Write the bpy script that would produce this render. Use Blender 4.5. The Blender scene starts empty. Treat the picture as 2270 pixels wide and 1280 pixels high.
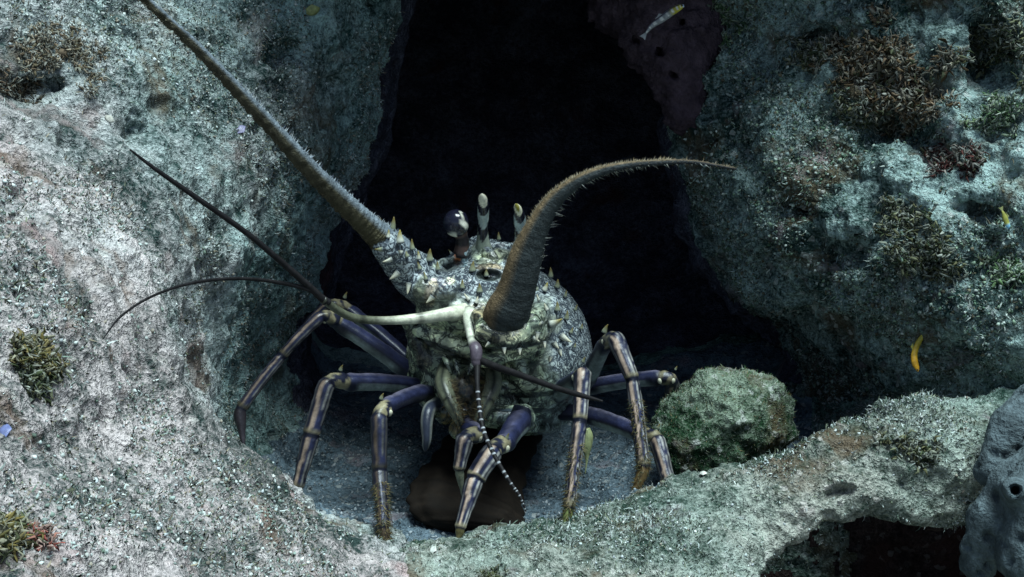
import bpy, math, random, time
import numpy as np
from mathutils import Vector, Matrix
from mathutils.bvhtree import BVHTree

T0 = time.time()
random.seed(7)
rng = np.random.default_rng(7)
scene = bpy.context.scene
col = scene.collection

# ---------------------------------------------------------------- camera
FPX = 3068.0                       # focal length in photograph pixels (2270 wide)
PITCH = math.radians(12.0)
CAM = np.array([0.0, 0.0, 0.376])
cp, sp = math.cos(PITCH), math.sin(PITCH)
RIGHT = np.array([1.0, 0, 0]); UP = np.array([0, sp, cp]); FWD = np.array([0, cp, -sp])
cam_data = bpy.data.cameras.new('camera')
cam_data.sensor_width = 36.0
cam_data.lens = 36.0 * FPX / 2270.0
cam_data.clip_start = 0.01
cam_data.clip_end = 500.0
cam = bpy.data.objects.new('camera', cam_data)
col.objects.link(cam)
cam.location = CAM
cam.rotation_euler = (math.radians(90) - PITCH, 0, 0)
scene.camera = cam

# ---------------------------------------------------------------- sky, sun, exposure
SUN_DIR = np.array([0.22, -0.20, 0.95]); SUN_DIR /= np.linalg.norm(SUN_DIR)
world = bpy.data.worlds.new('World')
scene.world = world
world.use_nodes = True
wn = world.node_tree.nodes
sky = wn.new('ShaderNodeTexSky')
sky.sky_type = 'NISHITA'
sky.sun_disc = False
sky.sun_elevation = math.asin(SUN_DIR[2])
sky.sun_rotation = math.atan2(SUN_DIR[0], SUN_DIR[1])
bg = wn['Background']
bg.inputs['Strength'].default_value = 0.07
world.node_tree.links.new(sky.outputs[0], bg.inputs['Color'])
sun_data = bpy.data.lights.new('sun', 'SUN')
sun_data.energy = 4.9
sun_data.angle = math.radians(32)          # light scattered by the water above: soft shadows
sun_data.color = (0.81, 0.98, 1.0)
sun = bpy.data.objects.new('sun', sun_data)
col.objects.link(sun)
sun.rotation_euler = Vector(SUN_DIR).to_track_quat('Z', 'Y').to_euler()
sun.location = (-1, -1, 3)
scene.view_settings.view_transform = 'Standard'
scene.view_settings.look = 'None'
scene.view_settings.gamma = 1.0
scene.view_settings.use_curve_mapping = False
scene.view_settings.exposure = 0.45
scene.cycles.max_bounces = 5
scene.cycles.diffuse_bounces = 2
scene.cycles.use_denoising = True
scene.cycles.denoiser = 'OPENIMAGEDENOISE'

# ---------------------------------------------------------------- pixel <-> world
def camc(px, py, d):
    """photograph pixel and distance along the view axis -> camera-frame metres (right, up, depth)"""
    return np.array([(px - 1135.0) / FPX * d, -(py - 640.0) / FPX * d, d])
def c2w(c):
    c = np.asarray(c, float)
    return CAM + c[..., 0:1] * RIGHT + c[..., 1:2] * UP + c[..., 2:3] * FWD
def P(px, py, d):
    return c2w(camc(px, py, d))
def proj(w):
    q = np.asarray(w, float) - CAM
    d = q @ FWD
    dd = np.where(np.abs(d) < 1e-6, 1e-6, d)
    return 1135 + (q @ RIGHT) / dd * FPX, 640 - (q @ UP) / dd * FPX, d
def PXM(w, d):
    return w * d / FPX

# ---------------------------------------------------------------- noise
def _hash(ix, iy, iz, seed):
    h = (ix.astype(np.uint32) * np.uint32(374761393) + iy.astype(np.uint32) * np.uint32(668265263)
         + iz.astype(np.uint32) * np.uint32(2147483647) + np.uint32((seed * 1274126177) & 0xffffffff))
    h = (h ^ (h >> np.uint32(13))) * np.uint32(1274126177)
    h = (h ^ (h >> np.uint32(16))) * np.uint32(2246822519)
    return h ^ (h >> np.uint32(15))
def pnoise(p, seed=0):
    """gradient noise, about -1..1"""
    p = np.asarray(p, np.float64)
    i = np.floor(p).astype(np.int64); f = (p - i).astype(np.float32)
    u = f * f * f * (f * (f * 6 - 15) + 10)
    out = None
    acc = np.zeros(len(p), np.float32)
    for dx in (0, 1):
        wx = u[:, 0] if dx else 1 - u[:, 0]
        for dy in (0, 1):
            wy = u[:, 1] if dy else 1 - u[:, 1]
            for dz in (0, 1):
                wz = u[:, 2] if dz else 1 - u[:, 2]
                h = _hash(i[:, 0] + dx, i[:, 1] + dy, i[:, 2] + dz, seed)
                gx = ((h & np.uint32(1023)).astype(np.float32) / 511.5 - 1)
                gy = (((h >> np.uint32(10)) & np.uint32(1023)).astype(np.float32) / 511.5 - 1)
                gz = (((h >> np.uint32(20)) & np.uint32(1023)).astype(np.float32) / 511.5 - 1)
                acc += wx * wy * wz * (gx * (f[:, 0] - dx) + gy * (f[:, 1] - dy) + gz * (f[:, 2] - dz))
    return acc * 1.35
def fbm(p, octs=3, seed=0, gain=0.5):
    a = 1.0; s = 0; n = 0
    for o in range(octs):
        s = s + a * pnoise(p * (2.03 ** o), seed + o * 17); n += a; a *= gain
    return s / n
def worley(p, seed=0):
    """distance to the nearest scattered point, about 0..1"""
    p = np.asarray(p, np.float64)
    i = np.floor(p).astype(np.int64); f = (p - i).astype(np.float32)
    best = np.full(len(p), 9.0, np.float32)
    for dx in (-1, 0, 1):
        for dy in (-1, 0, 1):
            for dz in (-1, 0, 1):
                h = _hash(i[:, 0] + dx, i[:, 1] + dy, i[:, 2] + dz, seed)
                qx = dx + (h & np.uint32(1023)).astype(np.float32) / 1023 - f[:, 0]
                qy = dy + ((h >> np.uint32(10)) & np.uint32(1023)).astype(np.float32) / 1023 - f[:, 1]
                qz = dz + ((h >> np.uint32(20)) & np.uint32(1023)).astype(np.float32) / 1023 - f[:, 2]
                best = np.minimum(best, qx * qx + qy * qy + qz * qz)
    return np.sqrt(best)
def sstep(a, b, x):
    t = np.clip((x - a) / (b - a), 0, 1)
    return t * t * (3 - 2 * t)

# ---------------------------------------------------------------- mesh tools
def surface_nets(vol, origin, h):
    """naive surface nets of vol < 0; returns verts, quads"""
    nx, ny, nz = vol.shape
    ins = vol < 0
    c = np.zeros((nx - 1, ny - 1, nz - 1), np.uint8)
    for a in (0, 1):
        for b in (0, 1):
            for e in (0, 1):
                c += ins[a:nx - 1 + a, b:ny - 1 + b, e:nz - 1 + e]
    act = np.argwhere((c > 0) & (c < 8))
    idx = np.full(c.shape, -1, np.int32)
    idx[act[:, 0], act[:, 1], act[:, 2]] = np.arange(len(act))
    pos = np.zeros((len(act), 3), np.float64); cnt = np.zeros(len(act))
    corners = [(a, b, e) for a in (0, 1) for b in (0, 1) for e in (0, 1)]
    for q0 in corners:
        for ax in range(3):
            if q0[ax]: continue
            q1 = list(q0); q1[ax] = 1
            v0 = vol[act[:, 0] + q0[0], act[:, 1] + q0[1], act[:, 2] + q0[2]]
            v1 = vol[act[:, 0] + q1[0], act[:, 1] + q1[1], act[:, 2] + q1[2]]
            m = (v0 < 0) != (v1 < 0)
            t = np.where(m, v0 / np.where(m, v0 - v1, 1), 0)
            for k in range(3):
                pos[:, k] += np.where(m, q0[k] + (t if k == ax else 0), 0)
            cnt += m
    pos = pos / cnt[:, None] + act
    faces = []
    for ax in range(3):
        o1, o2 = [(1, 2), (2, 0), (0, 1)][ax]
        sl0 = [slice(None)] * 3; sl1 = [slice(None)] * 3
        sl0[ax] = slice(0, -1); sl1[ax] = slice(1, None)
        a = ins[tuple(sl0)]; b = ins[tuple(sl1)]
        e = np.argwhere(a != b)
        e = e[(e[:, o1] > 0) & (e[:, o2] > 0) & (e[:, o1] < vol.shape[o1] - 1) & (e[:, o2] < vol.shape[o2] - 1)]
        flip = a[e[:, 0], e[:, 1], e[:, 2]]
        def cell(d1, d2):
            q = e.copy(); q[:, o1] += d1; q[:, o2] += d2
            return idx[q[:, 0], q[:, 1], q[:, 2]]
        f = np.stack([cell(-1, -1), cell(0, -1), cell(0, 0), cell(-1, 0)], 1)
        f = np.where(flip[:, None], f, f[:, ::-1])
        faces.append(f)
    faces = np.concatenate(faces)
    return pos * h + np.asarray(origin), faces

def vnormals(v, f):
    n = np.cross(v[f[:, 2]] - v[f[:, 0]], v[f[:, 3]] - v[f[:, 1]])
    out = np.zeros_like(v)
    for k in range(4):
        for a in range(3):
            out[:, a] += np.bincount(f[:, k], n[:, a], len(v))
    return out / np.maximum(np.linalg.norm(out, axis=1, keepdims=True), 1e-12)

def subdiv(v, f, sel):
    """split the selected quads in four"""
    fs = f[sel]; keep = f[~sel]
    e = np.sort(np.stack([fs, np.roll(fs, -1, 1)], 2).reshape(-1, 2), 1)
    ue, inv = np.unique(e[:, 0].astype(np.int64) * len(v) + e[:, 1], return_inverse=True)
    mid = (v[ue // len(v)] + v[ue % len(v)]) / 2
    cen = v[fs].mean(1)
    m = inv.reshape(-1, 4) + len(v)
    c = np.arange(len(fs)) + len(v) + len(mid)
    nf = np.concatenate([np.stack([fs[:, k], m[:, k], c, m[:, (k + 3) % 4]], 1) for k in range(4)])
    flag = np.concatenate([np.zeros(len(keep), bool), np.ones(len(nf), bool)])
    return np.concatenate([v, mid, cen]), np.concatenate([keep, nf]), flag

def make_mesh(name, v, f, mats, smooth=True, cols=None):
    me = bpy.data.meshes.new(name)
    v = np.asarray(v, np.float32)
    if isinstance(f, np.ndarray):
        k = f.shape[1]; n = len(f)
        me.vertices.add(len(v)); me.vertices.foreach_set('co', v.ravel())
        me.loops.add(n * k); me.loops.foreach_set('vertex_index', f.astype(np.int32).ravel())
        me.polygons.add(n)
        me.polygons.foreach_set('loop_start', np.arange(0, n * k, k, dtype=np.int32))
        me.update(calc_edges=True)
        me.validate()
    else:
        me.from_pydata([tuple(map(float, x)) for x in v], [], f)
        me.update()
    if smooth:
        me.polygons.foreach_set('use_smooth', np.ones(len(me.polygons), bool))
    if cols is not None:
        a = me.color_attributes.new('pigment', 'FLOAT_COLOR', 'POINT')
        cc = np.asarray(cols, np.float32)
        if cc.shape[1] == 3:
            cc = np.concatenate([cc, np.ones((len(cc), 1), np.float32)], 1)
        a.data.foreach_set('color', cc.ravel())
    for m in (mats if isinstance(mats, (list, tuple)) else [mats]):
        me.materials.append(m)
    return me

def link(name, me, parent=None, loc=None):
    o = bpy.data.objects.new(name, me)
    col.objects.link(o)
    if parent is not None: o.parent = parent
    if loc is not None: o.location = loc
    return o

def obj(name, v, f, mat, parent=None, smooth=True, cols=None, origin=None):
    """one mesh object from world-space vertices; its origin sits at its base, or its parent's"""
    v = np.asarray(v, np.float64)
    if parent is not None:
        base = np.array(parent.matrix_basis.translation)
        if parent.parent is not None: base = base + np.array(parent.parent.matrix_basis.translation)
        me = make_mesh(name, v - base, f, mat, smooth, cols)
        return link(name, me, parent)
    base = np.array([v[:, 0].mean(), v[:, 1].mean(), v[:, 2].min()]) if origin is None else np.asarray(origin)
    return link(name, make_mesh(name, v - base, f, mat, smooth, cols), None, base)

def tag(o, label=None, cat=None, group=None, kind=None):
    if label: o['label'] = label
    if cat: o['category'] = cat
    if group: o['group'] = group
    if kind: o['kind'] = kind
    return o

def thing(name, label, cat, loc, group=None):
    o = bpy.data.objects.new(name, None)
    col.objects.link(o)
    o.empty_display_size = 0.02
    o.location = loc
    return tag(o, label, cat, group)

def spline(pts, n):
    """Catmull-Rom through the rows of pts (any number of columns)"""
    pts = np.asarray(pts, float)
    q = np.concatenate([[2 * pts[0] - pts[1]], pts, [2 * pts[-1] - pts[-2]]])
    seg = len(pts) - 1
    t = np.linspace(0, seg, n); i = np.minimum(t.astype(int), seg - 1); u = (t - i)[:, None]
    a, b, c, d = q[i], q[i + 1], q[i + 2], q[i + 3]
    return 0.5 * ((2 * b) + (c - a) * u + (2 * a - 5 * b + 4 * c - d) * u ** 2 + (3 * b - a - 3 * c + d) * u ** 3)

def tube(path, rad, seg=16, ref=None, flat=1.0, cap=True):
    """closed tube; returns verts, faces, ring index t (0..1), angle (0 towards ref, + to the picture's right for a limb pointing down)"""
    path = np.asarray(path, float); n = len(path)
    rad = np.broadcast_to(np.asarray(rad, float), (n,))
    tan = np.gradient(path, axis=0)
    tan /= np.maximum(np.linalg.norm(tan, axis=1, keepdims=True), 1e-12)
    R0 = np.array(ref if ref is not None else -FWD, float)
    R = R0 - (tan @ R0)[:, None] * tan
    R /= np.maximum(np.linalg.norm(R, axis=1, keepdims=True), 1e-6)
    U = np.cross(R, tan)
    th = np.linspace(0, 2 * math.pi, seg, endpoint=False)
    v = path[:, None] + rad[:, None, None] * (np.cos(th)[None, :, None] * R[:, None] * flat + np.sin(th)[None, :, None] * U[:, None])
    v = v.reshape(-1, 3)
    i = np.arange(n - 1)[:, None] * seg; j = np.arange(seg)[None]; jn = (j + 1) % seg
    f = np.stack([i + j, i + jn, i + seg + jn, i + seg + j], -1).reshape(-1, 4)[:, ::-1]
    tt = np.repeat(np.linspace(0, 1, n), seg); an = np.tile(th, n)
    f = [tuple(map(int, q)) for q in f]
    if cap:
        v = np.concatenate([v, path[:1], path[-1:]]); a = n * seg
        f += [(a, int(k), int((k + 1) % seg)) for k in range(seg)]
        f += [(a + 1, (n - 1) * seg + int((k + 1) % seg), (n - 1) * seg + int(k)) for k in range(seg)]
        tt = np.concatenate([tt, [0, 1]]); an = np.concatenate([an, [0, 0]])
    return v, f, tt, an

# ---------------------------------------------------------------- materials
def new_mat(name, rough=0.6, spec=0.3):
    m = bpy.data.materials.new(name); m.use_nodes = True
    nt = m.node_tree; b = nt.nodes['Principled BSDF']
    b.inputs['Roughness'].default_value = rough
    b.inputs['Specular IOR Level'].default_value = spec
    return m, nt, b
def N(nt, kind, **kw):
    n = nt.nodes.new(kind)
    for k, v in kw.items():
        if k in n.inputs: n.inputs[k].default_value = v
        else: setattr(n, k, v)
    return n
def noise_n(nt, vec, scale, detail=4, rough=0.55, dist=0.0):
    n = N(nt, 'ShaderNodeTexNoise')
    n.inputs['Scale'].default_value = scale; n.inputs['Detail'].default_value = detail
    n.inputs['Roughness'].default_value = rough; n.inputs['Distortion'].default_value = dist
    nt.links.new(vec, n.inputs['Vector'])
    return n.outputs['Fac']
def ramp(nt, fac, stops):
    r = N(nt, 'ShaderNodeValToRGB')
    el = r.color_ramp.elements
    while len(el) < len(stops): el.new(0.5)
    for e, (p, c) in zip(el, stops):
        e.position = p; e.color = (c, c, c, 1) if not hasattr(c, '__len__') else (*c, 1)
    nt.links.new(fac, r.inputs['Fac'])
    return r.outputs['Color']
def mix(nt, fac, a, b, mode='MIX'):
    n = N(nt, 'ShaderNodeMix'); n.data_type = 'RGBA'; n.blend_type = mode
    def put(s, v):
        if hasattr(v, 'links'): nt.links.new(v, s)
        elif hasattr(v, '__len__'): s.default_value = (*v, 1) if len(v) == 3 else v
        else: s.default_value = v
    put(n.inputs['Factor'], fac); put(n.inputs['A'], a); put(n.inputs['B'], b)
    return n.outputs['Result']
def bump(nt, b, height, strength, dist):
    n = N(nt, 'ShaderNodeBump'); n.inputs['Strength'].default_value = strength; n.inputs['Distance'].default_value = dist
    nt.links.new(height, n.inputs['Height']); nt.links.new(n.outputs[0], b.inputs['Normal'])

def reef_material(name, pale, turf, brown, patch, brown_lo=0.56, pale_mid=0.47, pink=(0.34, 0.27, 0.29), off=0.0, specks=.45, mat_dark=.6, zone=None):
    """sediment, algal turf and brown growth in patches"""
    m, nt, b = new_mat(name, 0.92, 0.12)
    tc = N(nt, 'ShaderNodeTexCoord'); mp = N(nt, 'ShaderNodeMapping'); mp.inputs['Location'].default_value = (off, off * 1.7, off * .6)
    nt.links.new(tc.outputs['Object'], mp.inputs['Vector']); vec = mp.outputs[0]
    big = noise_n(nt, vec, 7, 4, .6)
    mid = noise_n(nt, vec, 34, 6, .68, .3)
    fine = noise_n(nt, vec, 190, 4, .7)
    tiny = noise_n(nt, vec, 520, 2, .6)
    s1 = N(nt, 'ShaderNodeMath', operation='MULTIPLY_ADD'); nt.links.new(fine, s1.inputs[0]); s1.inputs[1].default_value = 1.0; nt.links.new(mid, s1.inputs[2])
    s2 = N(nt, 'ShaderNodeMath', operation='MULTIPLY_ADD'); nt.links.new(tiny, s2.inputs[0]); s2.inputs[1].default_value = .7; nt.links.new(s1.outputs[0], s2.inputs[2])
    s3 = N(nt, 'ShaderNodeMath', operation='MULTIPLY_ADD'); nt.links.new(big, s3.inputs[0]); s3.inputs[1].default_value = patch; nt.links.new(s2.outputs[0], s3.inputs[2])
    mv = N(nt, 'ShaderNodeMath', operation='MULTIPLY'); nt.links.new(s3.outputs[0], mv.inputs[0]); mv.inputs[1].default_value = 1 / (2.7 + patch)
    c = ramp(nt, mv.outputs[0], [(pale_mid - .055, turf), (pale_mid - .005, tuple(.55 * x + .45 * y for x, y in zip(turf, pale))), (pale_mid + .035, pale), (pale_mid + .09, tuple(min(.8, 1.5 * x) for x in pale))])
    dk = noise_n(nt, vec, 10.5, 5, .7, .5)
    c = mix(nt, ramp(nt, dk, [(.53, 0.0), (.62, mat_dark)]), c, tuple(.75 * x for x in turf))
    bn = noise_n(nt, vec, 15, 5, .65, .4)
    c = mix(nt, ramp(nt, bn, [(brown_lo, 0.0), (brown_lo + .1, .75)]), c, brown)
    pn = noise_n(nt, vec, 21, 4, .6, .2)
    c = mix(nt, ramp(nt, pn, [(.60, 0.0), (.70, .55)]), c, pink)
    vo = N(nt, 'ShaderNodeTexVoronoi'); vo.inputs['Scale'].default_value = 240; nt.links.new(vec, vo.inputs['Vector'])
    c = mix(nt, ramp(nt, vo.outputs['Color'], [(.80, 0.0), (.90, specks)]), c, (.66, .68, .64))
    if zone:                                                    # pink tint far from the cave, green tint near it
        sx = N(nt, 'ShaderNodeSeparateXYZ'); nt.links.new(tc.outputs['Object'], sx.inputs[0])
        mr = N(nt, 'ShaderNodeMapRange'); mr.inputs['From Min'].default_value = zone[0]; mr.inputs['From Max'].default_value = zone[1]; mr.inputs['To Max'].default_value = .8; nt.links.new(sx.outputs['Y'], mr.inputs['Value'])
        ad = N(nt, 'ShaderNodeMath', operation='MULTIPLY_ADD'); nt.links.new(noise_n(nt, vec, 6, 5, .65, .3), ad.inputs[0]); ad.inputs[1].default_value = 1.6; nt.links.new(mr.outputs[0], ad.inputs[2]); ad2 = N(nt, 'ShaderNodeMath', operation='MULTIPLY'); nt.links.new(ad.outputs[0], ad2.inputs[0]); ad2.inputs[1].default_value = .55
        c = mix(nt, 1.0, c, ramp(nt, ad2.outputs[0], [(.50, (1.08, .97, .955)), (.66, (.95, 1.0, .99)), (.86, (.66, .95, .93))]), 'MULTIPLY')
    nt.links.new(c, b.inputs['Base Color'])
    hn = N(nt, 'ShaderNodeMath', operation='MULTIPLY_ADD'); nt.links.new(tiny, hn.inputs[0]); hn.inputs[1].default_value = .5; nt.links.new(fine, hn.inputs[2])
    bump(nt, b, hn.outputs[0], 1.0, .007)
    return m

M = {}
M['slope'] = reef_material('sediment_rock', (.43, .425, .42), (.030, .056, .052), (.17, .115, .08), 1.1, .565, .480, pink=(.44, .33, .32), mat_dark=.55, zone=(.62, 1.10))
M['wall'] = reef_material('algae_rock', (.28, .38, .36), (.012, .036, .031), (.11, .08, .045), 1.2, .53, .495, off=3.1, mat_dark=.8)
M['ledge'] = reef_material('turf_rock', (.29, .33, .29), (.026, .054, .040), (.12, .085, .05), 1.1, .555, .490, off=5.7, mat_dark=.55, zone=(.66, 1.12))
M['boulder'] = reef_material('boulder_rock', (.19, .24, .18), (.012, .038, .016), (.075, .05, .025), 1.0, .53, .518, off=9.3, mat_dark=.8)
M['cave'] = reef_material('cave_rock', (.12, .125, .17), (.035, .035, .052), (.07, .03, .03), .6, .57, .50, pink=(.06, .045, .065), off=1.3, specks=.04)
M['hollow'] = reef_material('shaded_crust_rock', (.05, .036, .034), (.014, .010, .010), (.045, .022, .018), .6, .5, .50, pink=(.06, .035, .035), off=4.3, specks=.1)  # reddish crust, darkened in colour to deepen the shadow under the ledge
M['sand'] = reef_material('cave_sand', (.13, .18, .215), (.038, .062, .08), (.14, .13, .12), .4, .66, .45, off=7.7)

def pigment_mat(name, rough, spec=0.4, bscale=400, bstr=.25, bdist=.001, reticulate=None):
    """colour from the vertex pigment, with fine mottling"""
    m, nt, b = new_mat(name, rough, spec)
    at = N(nt, 'ShaderNodeVertexColor'); at.layer_name = 'pigment'
    tc = N(nt, 'ShaderNodeTexCoord'); vec = tc.outputs['Object']
    n1 = noise_n(nt, vec, bscale, 3, .6)
    n2 = noise_n(nt, vec, bscale * .22, 4, .6)
    c = mix(nt, 1.0, at.outputs['Color'], ramp(nt, n2, [(.3, .62), (.7, 1.25)]), 'MULTIPLY')
    c = mix(nt, .8, c, ramp(nt, n1, [(.3, .72), (.7, 1.2)]), 'MULTIPLY')
    if reticulate:
        n3 = noise_n(nt, vec, reticulate, 2, .5, 1.6)
        line = ramp(nt, n3, [(.42, 0), (.445, 1.0), (.575, 1.0), (.60, 0)])
        vo = N(nt, 'ShaderNodeTexVoronoi'); vo.inputs['Scale'].default_value = reticulate * 1.5; nt.links.new(vec, vo.inputs['Vector'])
        dots = ramp(nt, vo.outputs['Distance'], [(.16, 1.0), (.30, 0.0)])
        k = mix(nt, 1.0, line, dots, 'LIGHTEN')
        fac = N(nt, 'ShaderNodeMath', operation='MULTIPLY'); nt.links.new(k, fac.inputs[0]); nt.links.new(at.outputs['Alpha'], fac.inputs[1])
        c = mix(nt, fac.outputs[0], c, (.018, .026, .04))
    if reticulate:                                              # dark seams wandering over the plates of the face
        n4 = noise_n(nt, vec, 85, 3, .6, 1.2)
        seam = ramp(nt, n4, [(.44, 0), (.47, 1.0), (.52, 1.0), (.55, 0)])
        inv = N(nt, 'ShaderNodeMath', operation='SUBTRACT'); inv.inputs[0].default_value = .85; nt.links.new(at.outputs['Alpha'], inv.inputs[1]); inv.use_clamp = True
        fac = N(nt, 'ShaderNodeMath', operation='MULTIPLY'); nt.links.new(seam, fac.inputs[0]); nt.links.new(inv.outputs[0], fac.inputs[1])
        c = mix(nt, fac.outputs[0], c, (.02, .026, .024))
        n5 = noise_n(nt, vec, 62, 3, .55, 1.5)
        marb = ramp(nt, n5, [(.40, (.08, .09, .08)), (.435, (1, 1, 1)), (.54, (1.1, 1.1, 1.0)), (.58, (2.4, 2.3, 2.0))])
        c = mix(nt, inv.outputs[0], c, mix(nt, 1.0, c, marb, 'MULTIPLY'))
    nt.links.new(c, b.inputs['Base Color'])
    bump(nt, b, n1, bstr, bdist)
    return m
M['shell'] = pigment_mat('lobster_shell', .27, .5, 420, .35, .0012, reticulate=185)
M['leg'] = pigment_mat('lobster_leg', .33, .32, 500, .25, .0008)
M['fuzzy'] = pigment_mat('fouled_antenna', .85, .15, 700, .9, .0015)
M['whip'] = pigment_mat('whip_horn', .55, .12, 500, .2, .0005)
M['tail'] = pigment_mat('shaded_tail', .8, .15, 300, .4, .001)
M['gloss'] = pigment_mat('glossy_shell', .16, .6, 300, .05, .0005)
M['matte'] = pigment_mat('matte_growth', .9, .15, 300, .6, .0015)
M['fish'] = pigment_mat('fish_skin', .4, .4, 900, .1, .0004)
M['sponge'] = pigment_mat('sponge_skin', .9, .12, 380, .9, .0035)
print('setup', time.time() - T0)

# ---------------------------------------------------------------- reef: the rock wall with its cave, and the ground before it
def tps(pts, vals, reg=1e-4):
    pts = np.asarray(pts, float); n = len(pts)
    r = np.linalg.norm(pts[:, None] - pts[None], axis=2)
    K = np.where(r > 0, r * r * np.log(np.maximum(r, 1e-9)), 0) + reg * np.eye(n)
    Q = np.concatenate([np.ones((n, 1)), pts], 1)
    A = np.block([[K, Q], [Q.T, np.zeros((3, 3))]])
    s = np.linalg.solve(A, np.concatenate([vals, np.zeros(3)]))
    def ev(x, y):
        out = s[n] + s[n + 1] * x + s[n + 2] * y
        for k in range(n):
            r2 = (x - pts[k, 0]) ** 2 + (y - pts[k, 1]) ** 2
            out = out + s[k] * .5 * r2 * np.log(np.maximum(r2, 1e-18))
        return out
    return ev

wall_px = [(0, 0, .86), (0, 300, .80), (0, 600, .71), (200, 150, .88), (200, 600, .775), (400, 0, .98), (400, 300, .93), (400, 600, .87), (620, 150, 1.02),
           (850, 0, 1.10), (760, 300, 1.10), (560, 450, 1.00), (650, 600, 1.09), (500, 750, 1.0), (450, 820, .96), (500, 900, 1.02),
           (1540, 0, 1.14), (1900, 0, 1.05), (2270, 0, .97), (1540, 250, 1.11), (1560, 500, 1.11), (1720, 330, 1.05), (1900, 400, 1.0), (2270, 400, .93),
           (1700, 600, 1.05), (1900, 620, .98), (2100, 600, .94), (2270, 700, .92), (1720, 740, 1.13), (1830, 820, 1.14), (1900, 760, 1.05), (1960, 850, 1.05), (2050, 760, .97), (2040, 900, 1.02), (2200, 860, .95)]
wp = np.array([P(*q) for q in wall_px])
extra = [(-.75, .0, .75), (-.75, .35, .85), (-.8, .7, 1.1), (-.3, -.05, 1.05), (0, -.05, 1.15), (.3, -.05, 1.1), (.8, -.05, .95), (.8, .35, .92), (.8, .7, 1.1),
         (-.3, .62, 1.0), (-.13, .47, 1.0), (0, .47, .955), (.15, .47, .99), (0, .62, .98), (.3, .62, 1.03), (-.3, .85, 1.30), (0, .85, 1.32), (.3, .85, 1.3), (0, .3, 1.12)]  # middle points push an unseen roof lip forward to shade the cave mouth
wp = np.concatenate([wp, np.array([(a, c, b) for a, b, c in extra])])
Fw = tps(wp[:, [0, 2]], wp[:, 1], 3e-4)

gr_px = [(0, 1280, .50), (300, 1280, .58), (600, 1280, .70), (800, 1280, .765), (0, 900, .63), (300, 900, .73), (0, 700, .69), (200, 740, .745), (420, 835, .81), (510, 940, .83),
         (640, 1090, .83), (800, 1218, .825), (960, 1262, .82), (1200, 1205, .83), (1500, 1080, .88), (1800, 988, .93), (2130, 885, .95), (2270, 860, .93),
         (1300, 1280, .785), (1600, 1170, .835), (1750, 1130, .84), (1900, 1085, .85), (2100, 1030, .86), (450, 1100, .73)]
gp = np.array([P(*q) for q in gr_px])
gextra = [(-.3, .95, .03), (-.2, .99, .012), (-.13, .93, .012), (-.06, .90, .012), (.02, .90, .018), (0, 1.05, 0), (0, 1.3, 0), (.10, .93, .028), (.14, 1.08, .012), (.24, 1.06, .03),
          (-.25, 1.3, .02), (.25, 1.3, .02), (0, 1.48, .05), (0, 1.7, .3), (-.4, 1.6, .3), (.4, 1.6, .3), (.36, 1.08, .05),
          (-.6, .4, .25), (-.7, .8, .3), (.6, .9, .13), (.75, 1.1, .16), (.20, .70, -.04), (.27, .745, -.085), (.40, .755, -.09), (.55, .74, -.09), (.3, .6, -.11), (.6, .6, -.11), (0, .6, .03), (-.15, .45, .12), (-.3, .25, .15), (.1, .3, -.02), (.5, .2, -.06)]
gp = np.concatenate([gp, np.array(gextra)])
Gg = tps(gp[:, :2], gp[:, 2], 3e-4)

cave_px = [(895, -170, 1.12), (832, 0, 1.12), (802, 150, 1.12), (772, 300, 1.12), (745, 420, 1.12), (690, 560, 1.12), (640, 690, 1.12), (550, 800, 1.10), (505, 905, 1.08), (510, 1250, 1.08),
           (1880, 1250, 1.1), (1880, 950, 1.08), (1805, 800, 1.10), (1700, 690, 1.10), (1622, 560, 1.11), (1590, 450, 1.11), (1560, 330, 1.11), (1610, 235, 1.12), (1600, 0, 1.13), (1540, -170, 1.12), (1210, -230, 1.12)]
cv = np.array([P(*q) for q in cave_px])[:, [0, 2]]
def poly_sd(x, z, poly):
    """signed distance, positive inside"""
    best = np.full(x.shape, 1e9); inside = np.zeros(x.shape, bool)
    for a, b in zip(poly, np.roll(poly, -1, 0)):
        e = b - a; wx, wz = x - a[0], z - a[1]
        t = np.clip((wx * e[0] + wz * e[1]) / (e @ e), 0, 1)
        best = np.minimum(best, (wx - t * e[0]) ** 2 + (wz - t * e[1]) ** 2)
        c = (a[1] <= z) != (b[1] <= z)
        xx = a[0] + (z - a[1]) / np.where(abs(e[1]) < 1e-9, 1e-9, e[1]) * e[0]
        inside ^= c & (x < xx)
    return np.where(inside, 1, -1) * np.sqrt(best)
def smax(a, b, k):
    h = np.clip(.5 + .5 * (a - b) / k, 0, 1)
    return b * (1 - h) + a * h + k * h * (1 - h)
def smin(a, b, k): return -smax(-a, -b, k)

H = .0068
gx = np.arange(-.86, .861, H); gy = np.arange(.22, 1.92, H); gz = np.arange(-.14, .98, H)
X, Z = np.meshgrid(gx, gz, indexing='ij')
F = np.clip(Fw(X, Z), .45, 1.8)
dFx, dFz = np.gradient(F, H)
fg = np.sqrt(1 + np.minimum(dFx ** 2 + dFz ** 2, 9))
pad = poly_sd(X, Z, cv)
_q = np.stack([X.ravel(), 0 * X.ravel(), Z.ravel()], 1)
pad = pad + (.014 * fbm(_q * 14, 3, 51) + .006 * fbm(_q * 45, 2, 52)).reshape(pad.shape) - .010
vol = ((F[:, None, :] - gy[None, :, None]) / fg[:, None, :]).astype(np.float32)
yy = gy[None, :, None]
cavd = pad[:, None, :] - .06 * np.clip(yy - 1.06, 0, .20) + np.clip((yy - 1.26) * .6, 0, .24)
cavd = np.minimum(cavd, (1.74 - yy) + 0 * pad[:, None, :]).astype(np.float32)
vol = smax(vol, cavd, .075).astype(np.float32)
X2, Y2 = np.meshgrid(gx, gy, indexing='ij')
G = np.clip(Gg(X2, Y2), -.1, .5)
dGx, dGy = np.gradient(G, H)
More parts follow.
